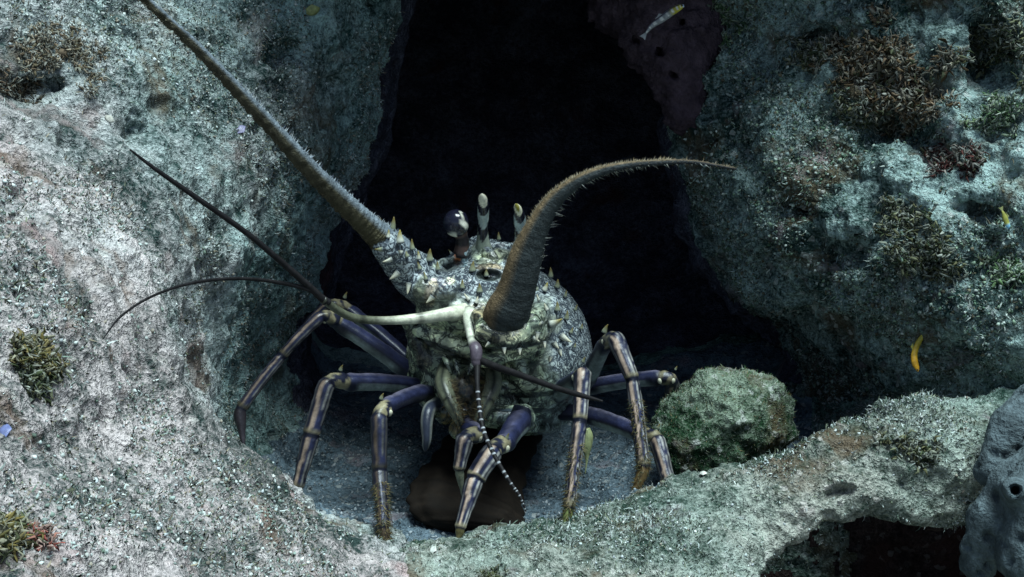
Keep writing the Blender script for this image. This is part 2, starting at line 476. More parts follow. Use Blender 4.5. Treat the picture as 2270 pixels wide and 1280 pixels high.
gg = np.sqrt(1 + np.minimum(dGx ** 2 + dGy ** 2, 9))
gvol = ((gz[None, None, :] - G[:, :, None]) / gg[:, :, None]).astype(np.float32)
# the hollow under the front ledge, lower right
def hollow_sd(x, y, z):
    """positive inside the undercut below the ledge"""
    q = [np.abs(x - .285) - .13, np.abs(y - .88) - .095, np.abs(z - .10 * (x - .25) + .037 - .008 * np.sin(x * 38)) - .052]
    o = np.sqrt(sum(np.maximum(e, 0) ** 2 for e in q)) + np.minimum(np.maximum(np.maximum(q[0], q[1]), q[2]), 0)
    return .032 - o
hol = hollow_sd(gx[:, None, None], gy[None, :, None], gz[None, None, :])
gvol = smax(gvol, hol.astype(np.float32), .045)
kk_ = (.012 + .13 * sstep(-.12, -.24, gx))[:, None, None].astype(np.float32)
vol = smin(vol, gvol, kk_).astype(np.float32)
for a in range(3):
    s = [slice(None)] * 3
    for e in (0, -1):
        s[a] = e; vol[tuple(s)] = .01; s[a] = slice(None)
# hollows worn into the walls
for hx, hy, hd, rx, ry, rz in ((1985, 292, 1.0, 85, 42, .045), (2215, 130, .965, 62, 95, .055), (2040, 600, .955, 50, 34, .035), (1640, 330, 1.08, 45, 30, .035), (2110, 345, .95, 38, 48, .035),
                               (1760, 470, 1.03, 60, 30, .03), (1830, 90, 1.06, 70, 30, .04), (2190, 470, .94, 60, 26, .03), (1880, 560, 1.0, 60, 24, .03), (40, 200, .82, 60, 26, .03), (290, 300, .88, 34, 22, .025), (640, 120, 1.04, 50, 30, .03)):
    hw = P(hx, hy, hd)
    hw[1] = np.clip(Fw(hw[0], hw[2]), .45, 1.8) + .004
    q = np.sqrt(((gx[:, None, None] - hw[0]) / PXM(rx, hd)) ** 2 + ((gy[None, :, None] - hw[1]) / rz) ** 2 + ((gz[None, None, :] - hw[2]) / PXM(ry, hd)) ** 2)
    vol = smax(vol, ((1 - q) * PXM(ry, hd)).astype(np.float32), .008).astype(np.float32)
for a in range(3):
    s = [slice(None)] * 3
    for e in (0, -1):
        s[a] = e; vol[tuple(s)] = .01; s[a] = slice(None)
rv, rf = surface_nets(vol, (gx[0], gy[0], gz[0]), H)
del vol, gvol, cavd
print('nets', len(rv), len(rf), time.time() - T0)

# large lumps
nrm = vnormals(rv, rf)
px, py, dd = proj(rv)
right_w = sstep(1350, 1600, px) * sstep(1050, 900, py)        # the right wall is clumpier
lump = (.014 + .006 * right_w) * fbm(rv * 9, 3, 3) + .007 * fbm(rv * 18, 2, 73) + (.005 + .006 * right_w) * fbm(rv * 30, 2, 11) + right_w * (.018 * fbm(rv * 16, 2, 71) + .011 * (.55 - worley(rv * 24, 72)))
rv = rv + nrm * lump[:, None]

def in_frame(v, m):
    x, y, d = proj(v)
    return (x > -m) & (x < 2270 + m) & (y > -m) & (y < 1280 + m) & (d > .1)
for step, mar in ((0, 300), (1, 240)):
    cen = rv[rf].mean(1)
    fn = np.cross(rv[rf[:, 2]] - rv[rf[:, 0]], rv[rf[:, 3]] - rv[rf[:, 1]])
    fn /= np.maximum(np.linalg.norm(fn, axis=1, keepdims=True), 1e-12)
    vw = CAM - cen; vw /= np.linalg.norm(vw, axis=1, keepdims=True)
    sel = in_frame(cen, mar) & ((fn * vw).sum(1) > -.25) & (cen[:, 1] < 1.32)
    rv, rf, _ = subdiv(rv, rf, sel)
nrm = vnormals(rv, rf)
px, py, dd = proj(rv)
w = (sstep(-200, -90, px) * sstep(2470, 2360, px) * sstep(-200, -90, py) * sstep(1480, 1370, py) * sstep(1.30, 1.2, rv[:, 1]))
right_w = sstep(1350, 1600, px) * sstep(1050, 900, py)
act = np.flatnonzero(w > 0)
pv = rv[act]
g1 = 1 - worley(pv * 62, 5)              # clumps, 16 mm
g2 = 1 - worley(pv * 150, 9)             # nodules, 7 mm
g3 = fbm(pv * 260, 2, 21)                # grit
g4 = fbm(pv * 70, 3, 31)
patchy = sstep(-.25, .3, pnoise(pv * 11, 77))
rw = right_w[act]
gm = .22 + .78 * sstep(-.22, .22, fbm(pv * 15, 2, 88))
disp = (.0030 + .0060 * rw) * (g1 - .45) * (.4 + .6 * patchy) + (.0032 + .0012 * rw) * (g2 - .45) * gm + .0026 * g3 * gm + .0058 * g4 + .0060 * fbm(pv * 34, 2, 131)
pits = np.maximum(0, pnoise(pv * 48, 99) - .42)
disp -= .030 * pits
rv[act] += nrm[act] * (disp * w[act])[:, None]
print('reef verts', len(rv), len(rf), 'act', len(act), time.time() - T0)

# split into the pieces of the setting
cen = rv[rf].mean(1)
cpx, cpy, cd = proj(cen)
Gc = np.clip(Gg(cen[:, 0], cen[:, 1]), -.1, .5)
is_ground = cen[:, 2] < Gc + .022
wob = 25 * pnoise(cen * 40, 5)
sdc = poly_sd(cen[:, 0], cen[:, 2], cv)
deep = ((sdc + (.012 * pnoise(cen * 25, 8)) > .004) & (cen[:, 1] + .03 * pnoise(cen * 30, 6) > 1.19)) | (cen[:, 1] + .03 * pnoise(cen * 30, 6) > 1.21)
crest = np.interp(cpx + wob, [-500, 250, 420, 510, 640, 800, 960, 1200, 1500, 1800, 2130, 2800], [640, 650, 820, 935, 1082, 1212, 1256, 1200, 1075, 982, 880, 860])
hq = hollow_sd(cen[:, 0], cen[:, 1], cen[:, 2])
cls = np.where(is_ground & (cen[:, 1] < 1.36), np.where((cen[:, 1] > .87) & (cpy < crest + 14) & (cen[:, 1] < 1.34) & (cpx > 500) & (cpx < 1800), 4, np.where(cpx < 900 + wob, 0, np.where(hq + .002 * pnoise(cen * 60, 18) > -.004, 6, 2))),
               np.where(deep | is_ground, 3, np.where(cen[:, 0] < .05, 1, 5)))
def sub_mesh(name, k, mat):
    f = rf[cls == k]
    u, inv = np.unique(f, return_inverse=True)
    o = link(name, make_mesh(name, rv[u], inv.reshape(-1, 4), mat))
    return tag(o, kind='structure')
sub_mesh('reef_slope', 0, M['slope'])
sub_mesh('reef_wall_left', 1, M['slope'])
sub_mesh('rock_ledge', 2, M['ledge'])
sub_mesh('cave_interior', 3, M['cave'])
sub_mesh('cave_floor', 4, M['sand'])
sub_mesh('reef_wall_right', 5, M['wall'])
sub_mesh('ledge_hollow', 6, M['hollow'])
sb = 60.0
tag(link('seabed', make_mesh('seabed', [(-sb, -sb, -.135), (sb, -sb, -.135), (sb, sb, -.135), (-sb, sb, -.135)], [(0, 1, 2, 3)], M['sand'])), kind='structure')
print('reef split', time.time() - T0)

# what a ray from the camera meets
vis = in_frame(cen, 140) & (cd < 1.6)
vf = rf[vis]
BV = BVHTree.FromPolygons([tuple(x) for x in rv], [tuple(map(int, q)) for q in vf])
def hit(px, py):
    r = P(px, py, 1.0) - CAM; r /= np.linalg.norm(r)
    loc, n, _, _ = BV.ray_cast(Vector(CAM), Vector(r))
    if loc is None: return P(px, py, 1.1), -FWD
    return np.array(loc), np.array(n)
print('bvh', time.time() - T0)

# ---------------------------------------------------------------- grit and turf strewn over the reef
fn = np.cross(rv[vf[:, 2]] - rv[vf[:, 0]], rv[vf[:, 3]] - rv[vf[:, 1]])
area = np.linalg.norm(fn, axis=1); fn = fn / np.maximum(area[:, None], 1e-15)
vc = rv[vf].mean(1)
vcls = cls[vis]
facing = ((CAM - vc) * fn).sum(1) > -.05
ok = facing & (cd[vis] < 1.3)
def scatter(n, classes, power=None):
    wgt = area * ok * np.isin(vcls, classes)
    if power is not None: wgt = wgt * power
    i = rng.choice(len(vf), n, p=wgt / wgt.sum())
    uv = rng.random((n, 2)); a, b, c, d = (rv[vf[i, k]] for k in range(4))
    p = (a * (1 - uv[:, :1]) + b * uv[:, :1]) * (1 - uv[:, 1:]) + (d * (1 - uv[:, :1]) + c * uv[:, :1]) * uv[:, 1:]
    return p, fn[i]
def rand_rot(n):
    q = rng.normal(size=(n, 4)); q /= np.linalg.norm(q, axis=1, keepdims=True)
    w_, x, y, z = q.T
    return np.stack([1 - 2 * (y * y + z * z), 2 * (x * y - z * w_), 2 * (x * z + y * w_), 2 * (x * y + z * w_), 1 - 2 * (x * x + z * z), 2 * (y * z - x * w_),
                     2 * (x * z - y * w_), 2 * (y * z + x * w_), 1 - 2 * (x * x + y * y)], 1).reshape(n, 3, 3)
OCT = np.array([(1, 0, 0), (-1, 0, 0), (0, 1, 0), (0, -1, 0), (0, 0, 1), (0, 0, -1)], float)
OCF = np.array([(0, 2, 4), (2, 1, 4), (1, 3, 4), (3, 0, 4), (2, 0, 5), (1, 2, 5), (3, 1, 5), (0, 3, 5)])
def grit(name, label, n, classes, smin_, smax_, pal, power=None):
    p, nn = scatter(n, classes, power)
    s = smin_ + (smax_ - smin_) * rng.random(n) ** 2.5
    R = rand_rot(n)
    sh = OCT[None] * (s[:, None, None] * (.55 + .75 * rng.random((n, 6, 1)))) * np.array([1, .8, .6])
    v = np.einsum('nij,nkj->nki', R, sh) + (p + nn * (s * .25)[:, None])[:, None]
    f = (OCF[None] + (np.arange(n) * 6)[:, None, None]).reshape(-1, 3)
    pal = np.array(pal); c = pal[rng.integers(0, len(pal), n)] * (.7 + .5 * rng.random((n, 1)))
    o = link(name, make_mesh(name, v.reshape(-1, 3), f, M['matte'], True, np.repeat(c, 6, 0)))
    tag(o, label, 'rubble', kind='stuff')
def turf(name, label, n, classes, l0, l1, pal, power=None, wid=.0005, lean=.8):
    p, nn = scatter(n, classes, power)
    L = l0 + (l1 - l0) * rng.random(n) ** 2
    d = nn + lean * rng.normal(size=(n, 3)); d /= np.linalg.norm(d, axis=1, keepdims=True)
    s = np.cross(d, rng.normal(size=(n, 3))); s /= np.linalg.norm(s, axis=1, keepdims=True)
    q = np.cross(d, s); wd = wid * (.6 + .9 * rng.random(n))[:, None]
    bend = rng.normal(size=(n, 3)) * (.25 * L)[:, None]
    b = p - nn * .0006
    v = np.stack([b + s * wd, b - s * wd * .5 + q * wd * .8, b - s * wd * .5 - q * wd * .8, p + d * (L * .6)[:, None] + s * wd * .7, p + d * (L * .6)[:, None] - s * wd * .7, p + d * L[:, None] + bend], 1)
    ff = np.array([(0, 1, 3), (1, 4, 3), (1, 2, 4), (2, 0, 4), (0, 3, 4), (3, 4, 5), (3, 5, 4)])[:6]
    f = (ff[None] + (np.arange(n) * 6)[:, None, None]).reshape(-1, 3)
    pal = np.array(pal); c = pal[rng.integers(0, len(pal), n)] * (.65 + .6 * rng.random((n, 1)))
    o = link(name, make_mesh(name, v.reshape(-1, 3), f, M['matte'], False, np.repeat(c, 6, 0)))
    tag(o, label, 'algae', kind='stuff')
pale_pal = [(.55, .6, .57), (.42, .48, .46), (.30, .36, .33), (.14, .19, .15), (.56, .58, .54), (.30, .27, .22), (.20, .26, .22), (.46, .50, .51)]
green_pal = [(.34, .42, .36), (.20, .28, .20), (.09, .15, .10), (.42, .47, .43), (.13, .12, .08), (.24, .31, .29)]
pn = pnoise(vc * 13, 41); dens = .08 + sstep(-.2, .3, pn) ** 1.5
grit('coral_rubble', 'pale coral grit and shell bits strewn over the left slope', 8500, [0, 1], .0005, .0020, pale_pal, dens)
grit('rubble_crust', 'greenish crusty nodules covering the right rock wall', 9000, [5], .0006, .0026, green_pal, dens)
grit('ledge_grit', 'pale grit caught in the turf of the front ledge', 5000, [2], .0005, .0018, pale_pal, dens)
grit('floor_gravel', 'blue grey gravel on the shaded cave floor', 5000, [4], .0006, .0024, [(.3, .34, .36), (.2, .24, .26), (.42, .46, .48), (.12, .14, .15)])
turf('algal_turf', 'short pale algal turf growing on the left slope', 30000, [0, 1], .0010, .0050, pale_pal[:4] + [(.28, .24, .17), (.18, .2, .13)], dens, .00038, 1.1)
turf('wall_turf', 'short green turf growing on the right rock wall', 18000, [5], .0012, .0055, green_pal, dens, .0004, 1.0)
turf('ledge_turf', 'dense fuzzy turf growing along the front ledge', 24000, [2], .0012, .0052, pale_pal[:4] + [(.22, .25, .17), (.16, .2, .14)], dens, .00034)
print('scatter', time.time() - T0)

# ---------------------------------------------------------------- the lobster
LOB = thing('spiny_lobster', 'large spiny lobster with blue striped legs standing in the dark cave mouth', 'lobster', P(1110, 1190, 1.02))

# body: one skin over carapace, face, antenna bases and leg bases, shaped in a frame turned like the view axis
BH = .0014
lo = np.array([-.118, -.128, .895]); hi = np.array([.066, .052, 1.27])
ax_ = [np.arange(lo[k], hi[k] + BH, BH).astype(np.float32) for k in range(3)]
bx, by, bz = ax_[0][:, None, None], ax_[1][None, :, None], ax_[2][None, None, :]
bvol = np.full((len(ax_[0]), len(ax_[1]), len(ax_[2])), .05, np.float32)
def box_of(c, r):
    s = []
    for k in range(3):
        a = int(np.clip((c[k] - r[k] - lo[k]) / BH, 0, len(ax_[k]))); b = int(np.clip((c[k] + r[k] - lo[k]) / BH + 2, 0, len(ax_[k])))
        s.append(slice(a, b))
    return tuple(s)
def add_vol(sl, sd, k, sub=False):
    cur = bvol[sl]
    bvol[sl] = smax(cur, -sd, k) if sub else smin(cur, sd, k)
def ell(px, py, d, rx, ry, rz, k=.006, sub=False, rot=0.0):
    c = camc(px, py, d); r = np.array([PXM(rx, d), PXM(ry, d), rz])
    m = np.full(3, max(r) + .02) if rot else r + .02
    sl = box_of(c, m)
    x = bx[sl[0]] - c[0]; y = by[:, sl[1]] - c[1]; z = bz[:, :, sl[2]] - c[2]
    if rot:
        ca, sa = math.cos(rot), math.sin(rot)
        x, y = ca * x + sa * y, -sa * x + ca * y
    q = np.sqrt((x / r[0]) ** 2 + (y / r[1]) ** 2 + (z / r[2]) ** 2)
    add_vol(sl, ((q - 1) * r.min()).astype(np.float32), k, sub)
def cap(a, b, k=.004, sub=False):
    ca, cb = camc(*a[:3]), camc(*b[:3]); ra, rb = PXM(a[3], a[2]), PXM(b[3], b[2])
    mn = np.minimum(ca - ra, cb - rb); mx = np.maximum(ca + ra, cb + rb)
    sl = box_of((mn + mx) / 2, (mx - mn) / 2 + .012)
    x = bx[sl[0]]; y = by[:, sl[1]]; z = bz[:, :, sl[2]]
    e = cb - ca; L = max(e @ e, 1e-12)
    t = np.clip(((x - ca[0]) * e[0] + (y - ca[1]) * e[1] + (z - ca[2]) * e[2]) / L, 0, 1)
    dd_ = np.sqrt((x - ca[0] - t * e[0]) ** 2 + (y - ca[1] - t * e[1]) ** 2 + (z - ca[2] - t * e[2]) ** 2) - (ra + t * (rb - ra))
    add_vol(sl, dd_.astype(np.float32), k, sub)

ell(1110, 772, 1.125, 182, 186, .125, .02)                     # carapace
ell(1192, 800, 1.085, 110, 145, .10, .025)                     # lit flank
ell(985, 800, 1.065, 82, 112, .075, .02)                       # other cheek
ell(1060, 705, 1.01, 128, 62, .05, .012)                       # block that carries the antennae
ell(1030, 640, 1.005, 62, 48, .035, .01)                       # antennular plate
ell(1110, 610, 1.05, 75, 40, .06, .015)
cap((990, 668, 1.0, 50), (925, 612, .98, 54)); cap((905, 598, .972, 47), (858, 545, .95, 36))       # far antenna base
cap((940, 640, .965, 34), (985, 640, .965, 30)); cap((955, 690, .98, 34), (1010, 690, .97, 30))
cap((1148, 752, .98, 58), (1132, 722, .962, 58)); cap((1060, 700, .950, 17), (1076, 738, .938, 21), .003); cap((1076, 738, .938, 21), (1132, 752, .935, 24), .003); cap((1132, 752, .935, 24), (1178, 722, .942, 25), .003); cap((1178, 722, .942, 25), (1196, 690, .965, 24), .003); cap((1200, 690, .99, 46), (1175, 740, .965, 40))  # near antenna base
cap((1046, 548, 1.03, 13), (1060, 592, 1.01, 15), .002); cap((1060, 592, 1.01, 15), (1112, 588, 1.01, 14), .002)
cap((1050, 535, 1.03, 11), (1092, 570, 1.01, 13), .002); cap((1092, 570, 1.01, 13), (1125, 556, 1.02, 12), .002); cap((1070, 578, 1.0, 9), (1108, 584, 1.0, 9), .0015)
cap((1072, 575, 1.03, 22), (1071, 525, 1.03, 13)); cap((1150, 590, 1.03, 26), (1154, 525, 1.03, 14)); cap((1085, 545, 1.04, 16), (1140, 556, 1.04, 16))
cap((1005, 598, 1.02, 20), (1028, 556, 1.01, 15), .003); cap((962, 590, 1.01, 10), (1020, 566, 1.01, 10), .002)
ell(1085, 610, .975, 26, 12, .016, .003, True)
cap((925, 732, .985, 14), (1042, 778, .966, 20), .0025); cap((1078, 795, .962, 22), (1188, 768, .976, 22), .0025); cap((1090, 752, .955, 24), (1200, 742, .985, 18), .0025)
cap((905, 710, 1.0, 16), (940, 790, 1.0, 26), .004)
ell(1030, 865, 1.0, 66, 62, .03, .01)
for a, b, r in (((985, 792), (1000, 828), 7), ((1008, 798), (1018, 830), 7), ((1050, 800), (1038, 830), 7), ((1150, 800), (1165, 838), 12), ((1120, 850), (1082, 846), 9)):
    cap((*a, .974, r), (*b, .973, r * .6), .0018)
cap((1075, 868, .985, 20), (1272, 858, 1.045, 20), .002); cap((1085, 893, .985, 19), (1262, 893, 1.045, 19), .002); cap((1115, 922, .99, 18), (1248, 925, 1.045, 18), .002); cap((1150, 945, 1.0, 16), (1230, 948, 1.04, 14), .002)
cap((965, 872, 1.0, 28), (922, 828, 1.03, 24), .003); cap((972, 900, 1.0, 26), (930, 858, 1.02, 22), .003); cap((985, 920, .99, 22), (945, 880, 1.0, 22), .003)
cap((1090, 925, .98, 24), (1158, 925, .985, 30), .003); cap((1030, 915, .98, 24), (1015, 955, .965, 20), .003); cap((970, 905, .985, 18), (950, 915, .97, 15), .003)
# creases between the plates
cap((930, 752, .968, 5), (1045, 800, .948, 5), .0015, True); cap((1085, 776, .940, 5), (1190, 762, .952, 5), .0015, True); cap((1040, 720, .95, 6), (1060, 800, .945, 6), .002, True)
cap((1205, 700, .965, 6), (1195, 800, .958, 6), .002, True)
cbv, bf = surface_nets(bvol, lo, BH)
del bvol
# keep the largest skin only
bv = c2w(cbv)
bn = vnormals(bv, bf)
bqx, bqy, bd = proj(bv)
seen = bd < np.where(bqx > 1200, 1.25, 1.12)
carap = np.maximum(sstep(1195, 1235, bqx), sstep(700, 640, bqy)) * 1.0
carap = np.maximum(carap, sstep(1.06, 1.10, bd))
# relief: small granules on the carapace, folds on the face
cb = bv * 1.0
bv = bv + bn * ((.0012 * carap) * np.maximum(0, .62 - worley(cb * 190, 4)) * 2 + .0016 * fbm(cb * 120, 3, 12) * (1 - .6 * carap))[:, None]
base_face = np.array([.24, .29, .20]); base_car = np.array([.36, .41, .42])
bc = base_face[None] * (1 - carap[:, None]) + base_car[None] * carap[:, None]
mot = fbm(cb * 70, 3, 61)
bc *= (1 + .45 * mot)[:, None]
spot = sstep(.30, .18, worley(cb * 105, 44))[:, None] * carap[:, None]        # pale spots over the carapace
bc = bc * (1 - .8 * spot) + np.array([.55, .60, .56]) * .8 * spot
blot = sstep(.12, .30, fbm(cb * 60, 2, 91))[:, None] * (1 - carap[:, None])      # cream plates on the face
bc = bc * (1 - .75 * blot) + np.array([.48, .50, .37]) * .75 * blot
low = sstep(860, 760, bqy) * sstep(1200, 1240, bqx)             # flank fades to pale green below
bc = bc * (1 - .5 * (sstep(1190, 1240, bqx) * sstep(780, 860, bqy))[:, None]) + .5 * (sstep(1190, 1240, bqx) * sstep(780, 860, bqy))[:, None] * np.array([.26, .33, .27])
ret = carap * .9
def paint(px, py, rx, ry, c, a=1.0, rot=0.0, soft=.35, keep=0.0, d0=0, d1=1.2):
    """pigment patch on the shell"""
    global bc, ret
    x, y = bqx - px, bqy - py
    if rot: x, y = math.cos(rot) * x + math.sin(rot) * y, -math.sin(rot) * x + math.cos(rot) * y
    q = np.sqrt((x / rx) ** 2 + (y / ry) ** 2) + .22 * pnoise(cb * 160, int(px))
    k = a * sstep(1 + soft * .5, 1 - soft * .5, q) * (bd > d0) * (bd < d1)
    bc = bc * (1 - k[:, None]) + np.array(c)[None] * k[:, None]
    ret = ret * (1 - k * (1 - keep))
PALE = (.42, .46, .38); DARK = (.022, .03, .032); CREAM = (.56, .54, .40); TEAL = (.20, .29, .24); BROWN = (.075, .04, .02)
for q in ((1150, 855, 70, 12, (.40, .44, .34), .85, -.1), (1160, 893, 75, 10, (.36, .42, .34), .85, .0), (1060, 835, 22, 8, DARK, .8, .4), (1105, 858, 30, 5, DARK, .9, .2), (960, 845, 26, 12, (.34, .40, .33), .85, .5), (945, 825, 24, 5, DARK, .9, .5), (970, 868, 26, 5, DARK, .9, .4), (1225, 850, 22, 26, (.34, .42, .34), .7), (1230, 720, 16, 20, (.40, .44, .36), .6), (985, 752, 64, 16, (.40, .44, .33), .9, .35), (1140, 782, 60, 15, (.42, .46, .34), .9, -.25), (1145, 748, 55, 13, (.44, .47, .35), .9, -.1), (935, 735, 12, 34, (.26, .31, .27), .8, .2),
          (985, 775, 64, 8, DARK, .95, .38), (1140, 768, 72, 7, DARK, .95, -.12), (940, 790, 18, 30, (.06, .04, .03), .8), (1020, 790, 40, 8, (.05, .05, .04), .7),
          (992, 812, 8, 20, (.34, .38, .34), .9, .3), (1013, 815, 8, 18, (.38, .42, .38), .9, .2), (1044, 815, 8, 18, (.36, .4, .38), .9, -.3), (1158, 820, 14, 24, (.34, .39, .33), .9, -.3), (1182, 818, 9, 26, DARK, .8, -.3),
          (1040, 875, 55, 50, BROWN, .85), (1015, 925, 40, 40, (.12, .07, .02), .8), (995, 880, 18, 14, (.16, .22, .30), .8), (985, 905, 14, 12, (.16, .22, .30), .8),
          (1110, 835, 40, 16, (.07, .10, .05), .7), (1075, 860, 26, 14, (.09, .09, .03), .7),
          (1170, 876, 95, 6, DARK, .95, -.05), (1175, 910, 90, 6, DARK, .95, .02), (1255, 895, 10, 60, (.10, .13, .15), .8, .8), (1270, 915, 9, 60, (.25, .31, .30), .8, .8), (1238, 905, 8, 50, DARK, .8, .8),
          (1200, 935, 40, 20, (.20, .26, .24), .7), (1130, 925, 30, 20, (.14, .19, .24), .7), (1175, 930, 9, 20, DARK, .8),
          (1085, 575, 30, 16, (.50, .52, .36), .9), (1085, 592, 32, 8, (.55, .42, .28), .8), (1085, 610, 30, 14, DARK, .95), (1060, 560, 16, 22, (.33, .38, .30), .8), (1112, 562, 22, 12, (.45, .46, .32), .85),
          (1014, 572, 9, 16, (.40, .11, .02), .95, .3), (1030, 575, 7, 16, (.30, .42, .48), .9), (985, 580, 26, 7, (.36, .42, .38), .9, -.4), (1000, 592, 30, 8, DARK, .6, -.3),
          (998, 622, 11, 9, (.72, .72, .60), 1), (975, 622, 14, 10, (.03, .035, .08), .9), (955, 650, 14, 34, (.45, .36, .26), .8, .2), (930, 640, 14, 30, (.13, .14, .06), .7, .3),
          (925, 675, 40, 14, (.05, .06, .04), .7), (1010, 660, 40, 12, DARK, .6, .2), (1020, 690, 34, 14, (.36, .40, .34), .8), (1060, 690, 24, 18, (.22, .16, .10), .7),
          (1110, 738, 50, 22, (.15, .12, .07), .7), (1185, 720, 20, 40, (.28, .33, .26), .7)):
    paint(*q)
for k in range(5):                                              # black bars on the antenna base
    paint(960 + k * 9, 652 - k * 7, 3.2, 12, (.02, .02, .04), .95, .6, .2); paint(964.5 + k * 9, 648 - k * 7, 2.4, 11, (.62, .60, .52), .95, .6, .2)
body = obj('body', bv, bf, M['shell'], LOB, True, np.concatenate([bc, ret[:, None]], 1))
BB = BVHTree.FromPolygons([tuple(x) for x in bv], [tuple(map(int, q)) for q in bf])
def bhit(px, py):
    r = P(px, py, 1.0) - CAM; r /= np.linalg.norm(r)
    loc, n, _, _ = BB.ray_cast(Vector(CAM), Vector(r))
    return (None, None) if loc is None else (np.array(loc), np.array(n))

# spines on the shell
def cone_mesh(name, tip, root):
    n = 9; t = np.linspace(0, 1, n)
    path = np.stack([.16 * t ** 2, 0 * t, t], 1); r = .30 * (1 - t) ** .8 + .02
    v, f, tt, _ = tube(path, r, 10, ref=(1, 0, 0))
    k = sstep(.25, .9, tt)[:, None]; k2 = sstep(.0, .25, tt)[:, None]
    c = (np.array((.09, .11, .12)) * (1 - k2) + np.array(root) * k2) * (1 - k) + np.array(tip) * k
    return make_mesh(name, v, f, M['leg'], True, c)
cone_a = cone_mesh('spine', (.30, .24, .05), (.55, .56, .46)); cone_b = cone_mesh('spine', (.16, .12, .03), (.26, .28, .18)); cone_c = cone_mesh('spine', (.62, .58, .42), (.58, .58, .48))
def spine(px, py, dx, dy, L, me, toward=.35):
    loc, n = bhit(px, py)
    if loc is None:
        for r in (6, 12, 18):
            for q in range(12):
                loc, n = bhit(px + r * math.cos(q * .524), py + r * math.sin(q * .524))
                if loc is not None: break
            if loc is not None: break
        else: return
    d = float((loc - CAM) @ FWD); L = PXM(L * .88, d)
    dirw = dx * RIGHT - dy * UP; dirw = dirw / np.linalg.norm(dirw) - toward * FWD + .35 * n
    o = bpy.data.objects.new('spine', me); col.objects.link(o); o.parent = body
    o.location = loc - n * .0012 - np.array(LOB.location)
    z = Vector(dirw).normalized(); q = z.to_track_quat('Z', 'X')
    o.rotation_mode = 'QUATERNION'; o.rotation_quaternion = q
    o.scale = (L * (.8 + .4 * random.random()),) * 2 + (L,)
for s in ((838, 505, -.2, -1, 30, cone_b), (865, 508, .3, -1, 34, cone_b), (885, 540, .1, -1, 34, cone_a), (912, 555, .1, -1, 28, cone_b), (950, 580, .2, -1, 32, cone_b), (900, 570, -.2, -1, 22, cone_b),
          (868, 572, -.6, .5, 26, cone_c), (884, 600, -.5, .8, 30, cone_c), (908, 625, -.2, 1, 30, cone_c), (850, 552, -.9, .2, 22, cone_b), (930, 600, -.2, -1, 24, cone_b), (945, 622, -.3, -.9, 22, cone_b),
          (968, 600, .1, -1, 22, cone_b), (890, 560, -.8, -.4, 18, cone_a), (860, 530, .2, -1, 22, cone_a), (925, 575, .4, -1, 22, cone_a), (960, 655, -.5, .8, 24, cone_c),
          (1047, 605, 0, -1, 26, cone_b), (1077, 615, 0, -1, 22, cone_b), (1025, 640, 0, -1, 24, cone_b), (1062, 650, .1, -1, 24, cone_b), (1040, 668, -.4, -.6, 22, cone_c), (1055, 675, .3, -.8, 18, cone_c),
          (1105, 535, 0, -1, 20, cone_b), (1135, 520, .1, -1, 16, cone_b), (998, 565, -.8, -.8, 14, cone_a),
          (1198, 575, .2, -1, 26, cone_b), (1215, 612, .3, -1, 26, cone_b), (1232, 640, .4, -.9, 22, cone_b), (1190, 645, -.8, -.2, 34, cone_b), (1205, 648, .4, -.8, 24, cone_a), (1232, 690, .4, -.9, 24, cone_b), (1252, 710, .5, -.9, 24, cone_b),
          (1210, 690, -.2, -.9, 20, cone_c), (1195, 670, -.3, -.9, 18, cone_c), (1180, 700, -.2, .6, 22, cone_c), (1165, 720, -.2, .8, 20, cone_c), (1190, 735, .1, .9, 22, cone_c), (1215, 720, .9, -.2, 36, cone_a),
          (1240, 745, .7, .3, 34, cone_c), (1225, 760, .6, .6, 22, cone_c), (1205, 755, .2, .9, 18, cone_c), (1085, 757, -.5, .8, 16, cone_c), (1118, 768, 0, 1, 18, cone_c), (1150, 770, .2, 1, 18, cone_c), (1180, 745, .6, .6, 20, cone_c), (1072, 722, -.8, .1, 14, cone_c), (1238, 775, .4, .8, 18, cone_c), (1220, 790, 0, 1, 16, cone_c), (1262, 740, .6, -.7, 16, cone_b), (1272, 690, .6, -.8, 16, cone_b), (1285, 730, .6, -.8, 14, cone_b),
          (1250, 660, .5, -.9, 18, cone_b), (1270, 770, .5, -.6, 12, cone_b), (1222, 585, .4, -1, 16, cone_b), (1175, 675, -.5, -.6, 20, cone_a), (1200, 715, -.3, .3, 18, cone_a)):
    spine(*s)

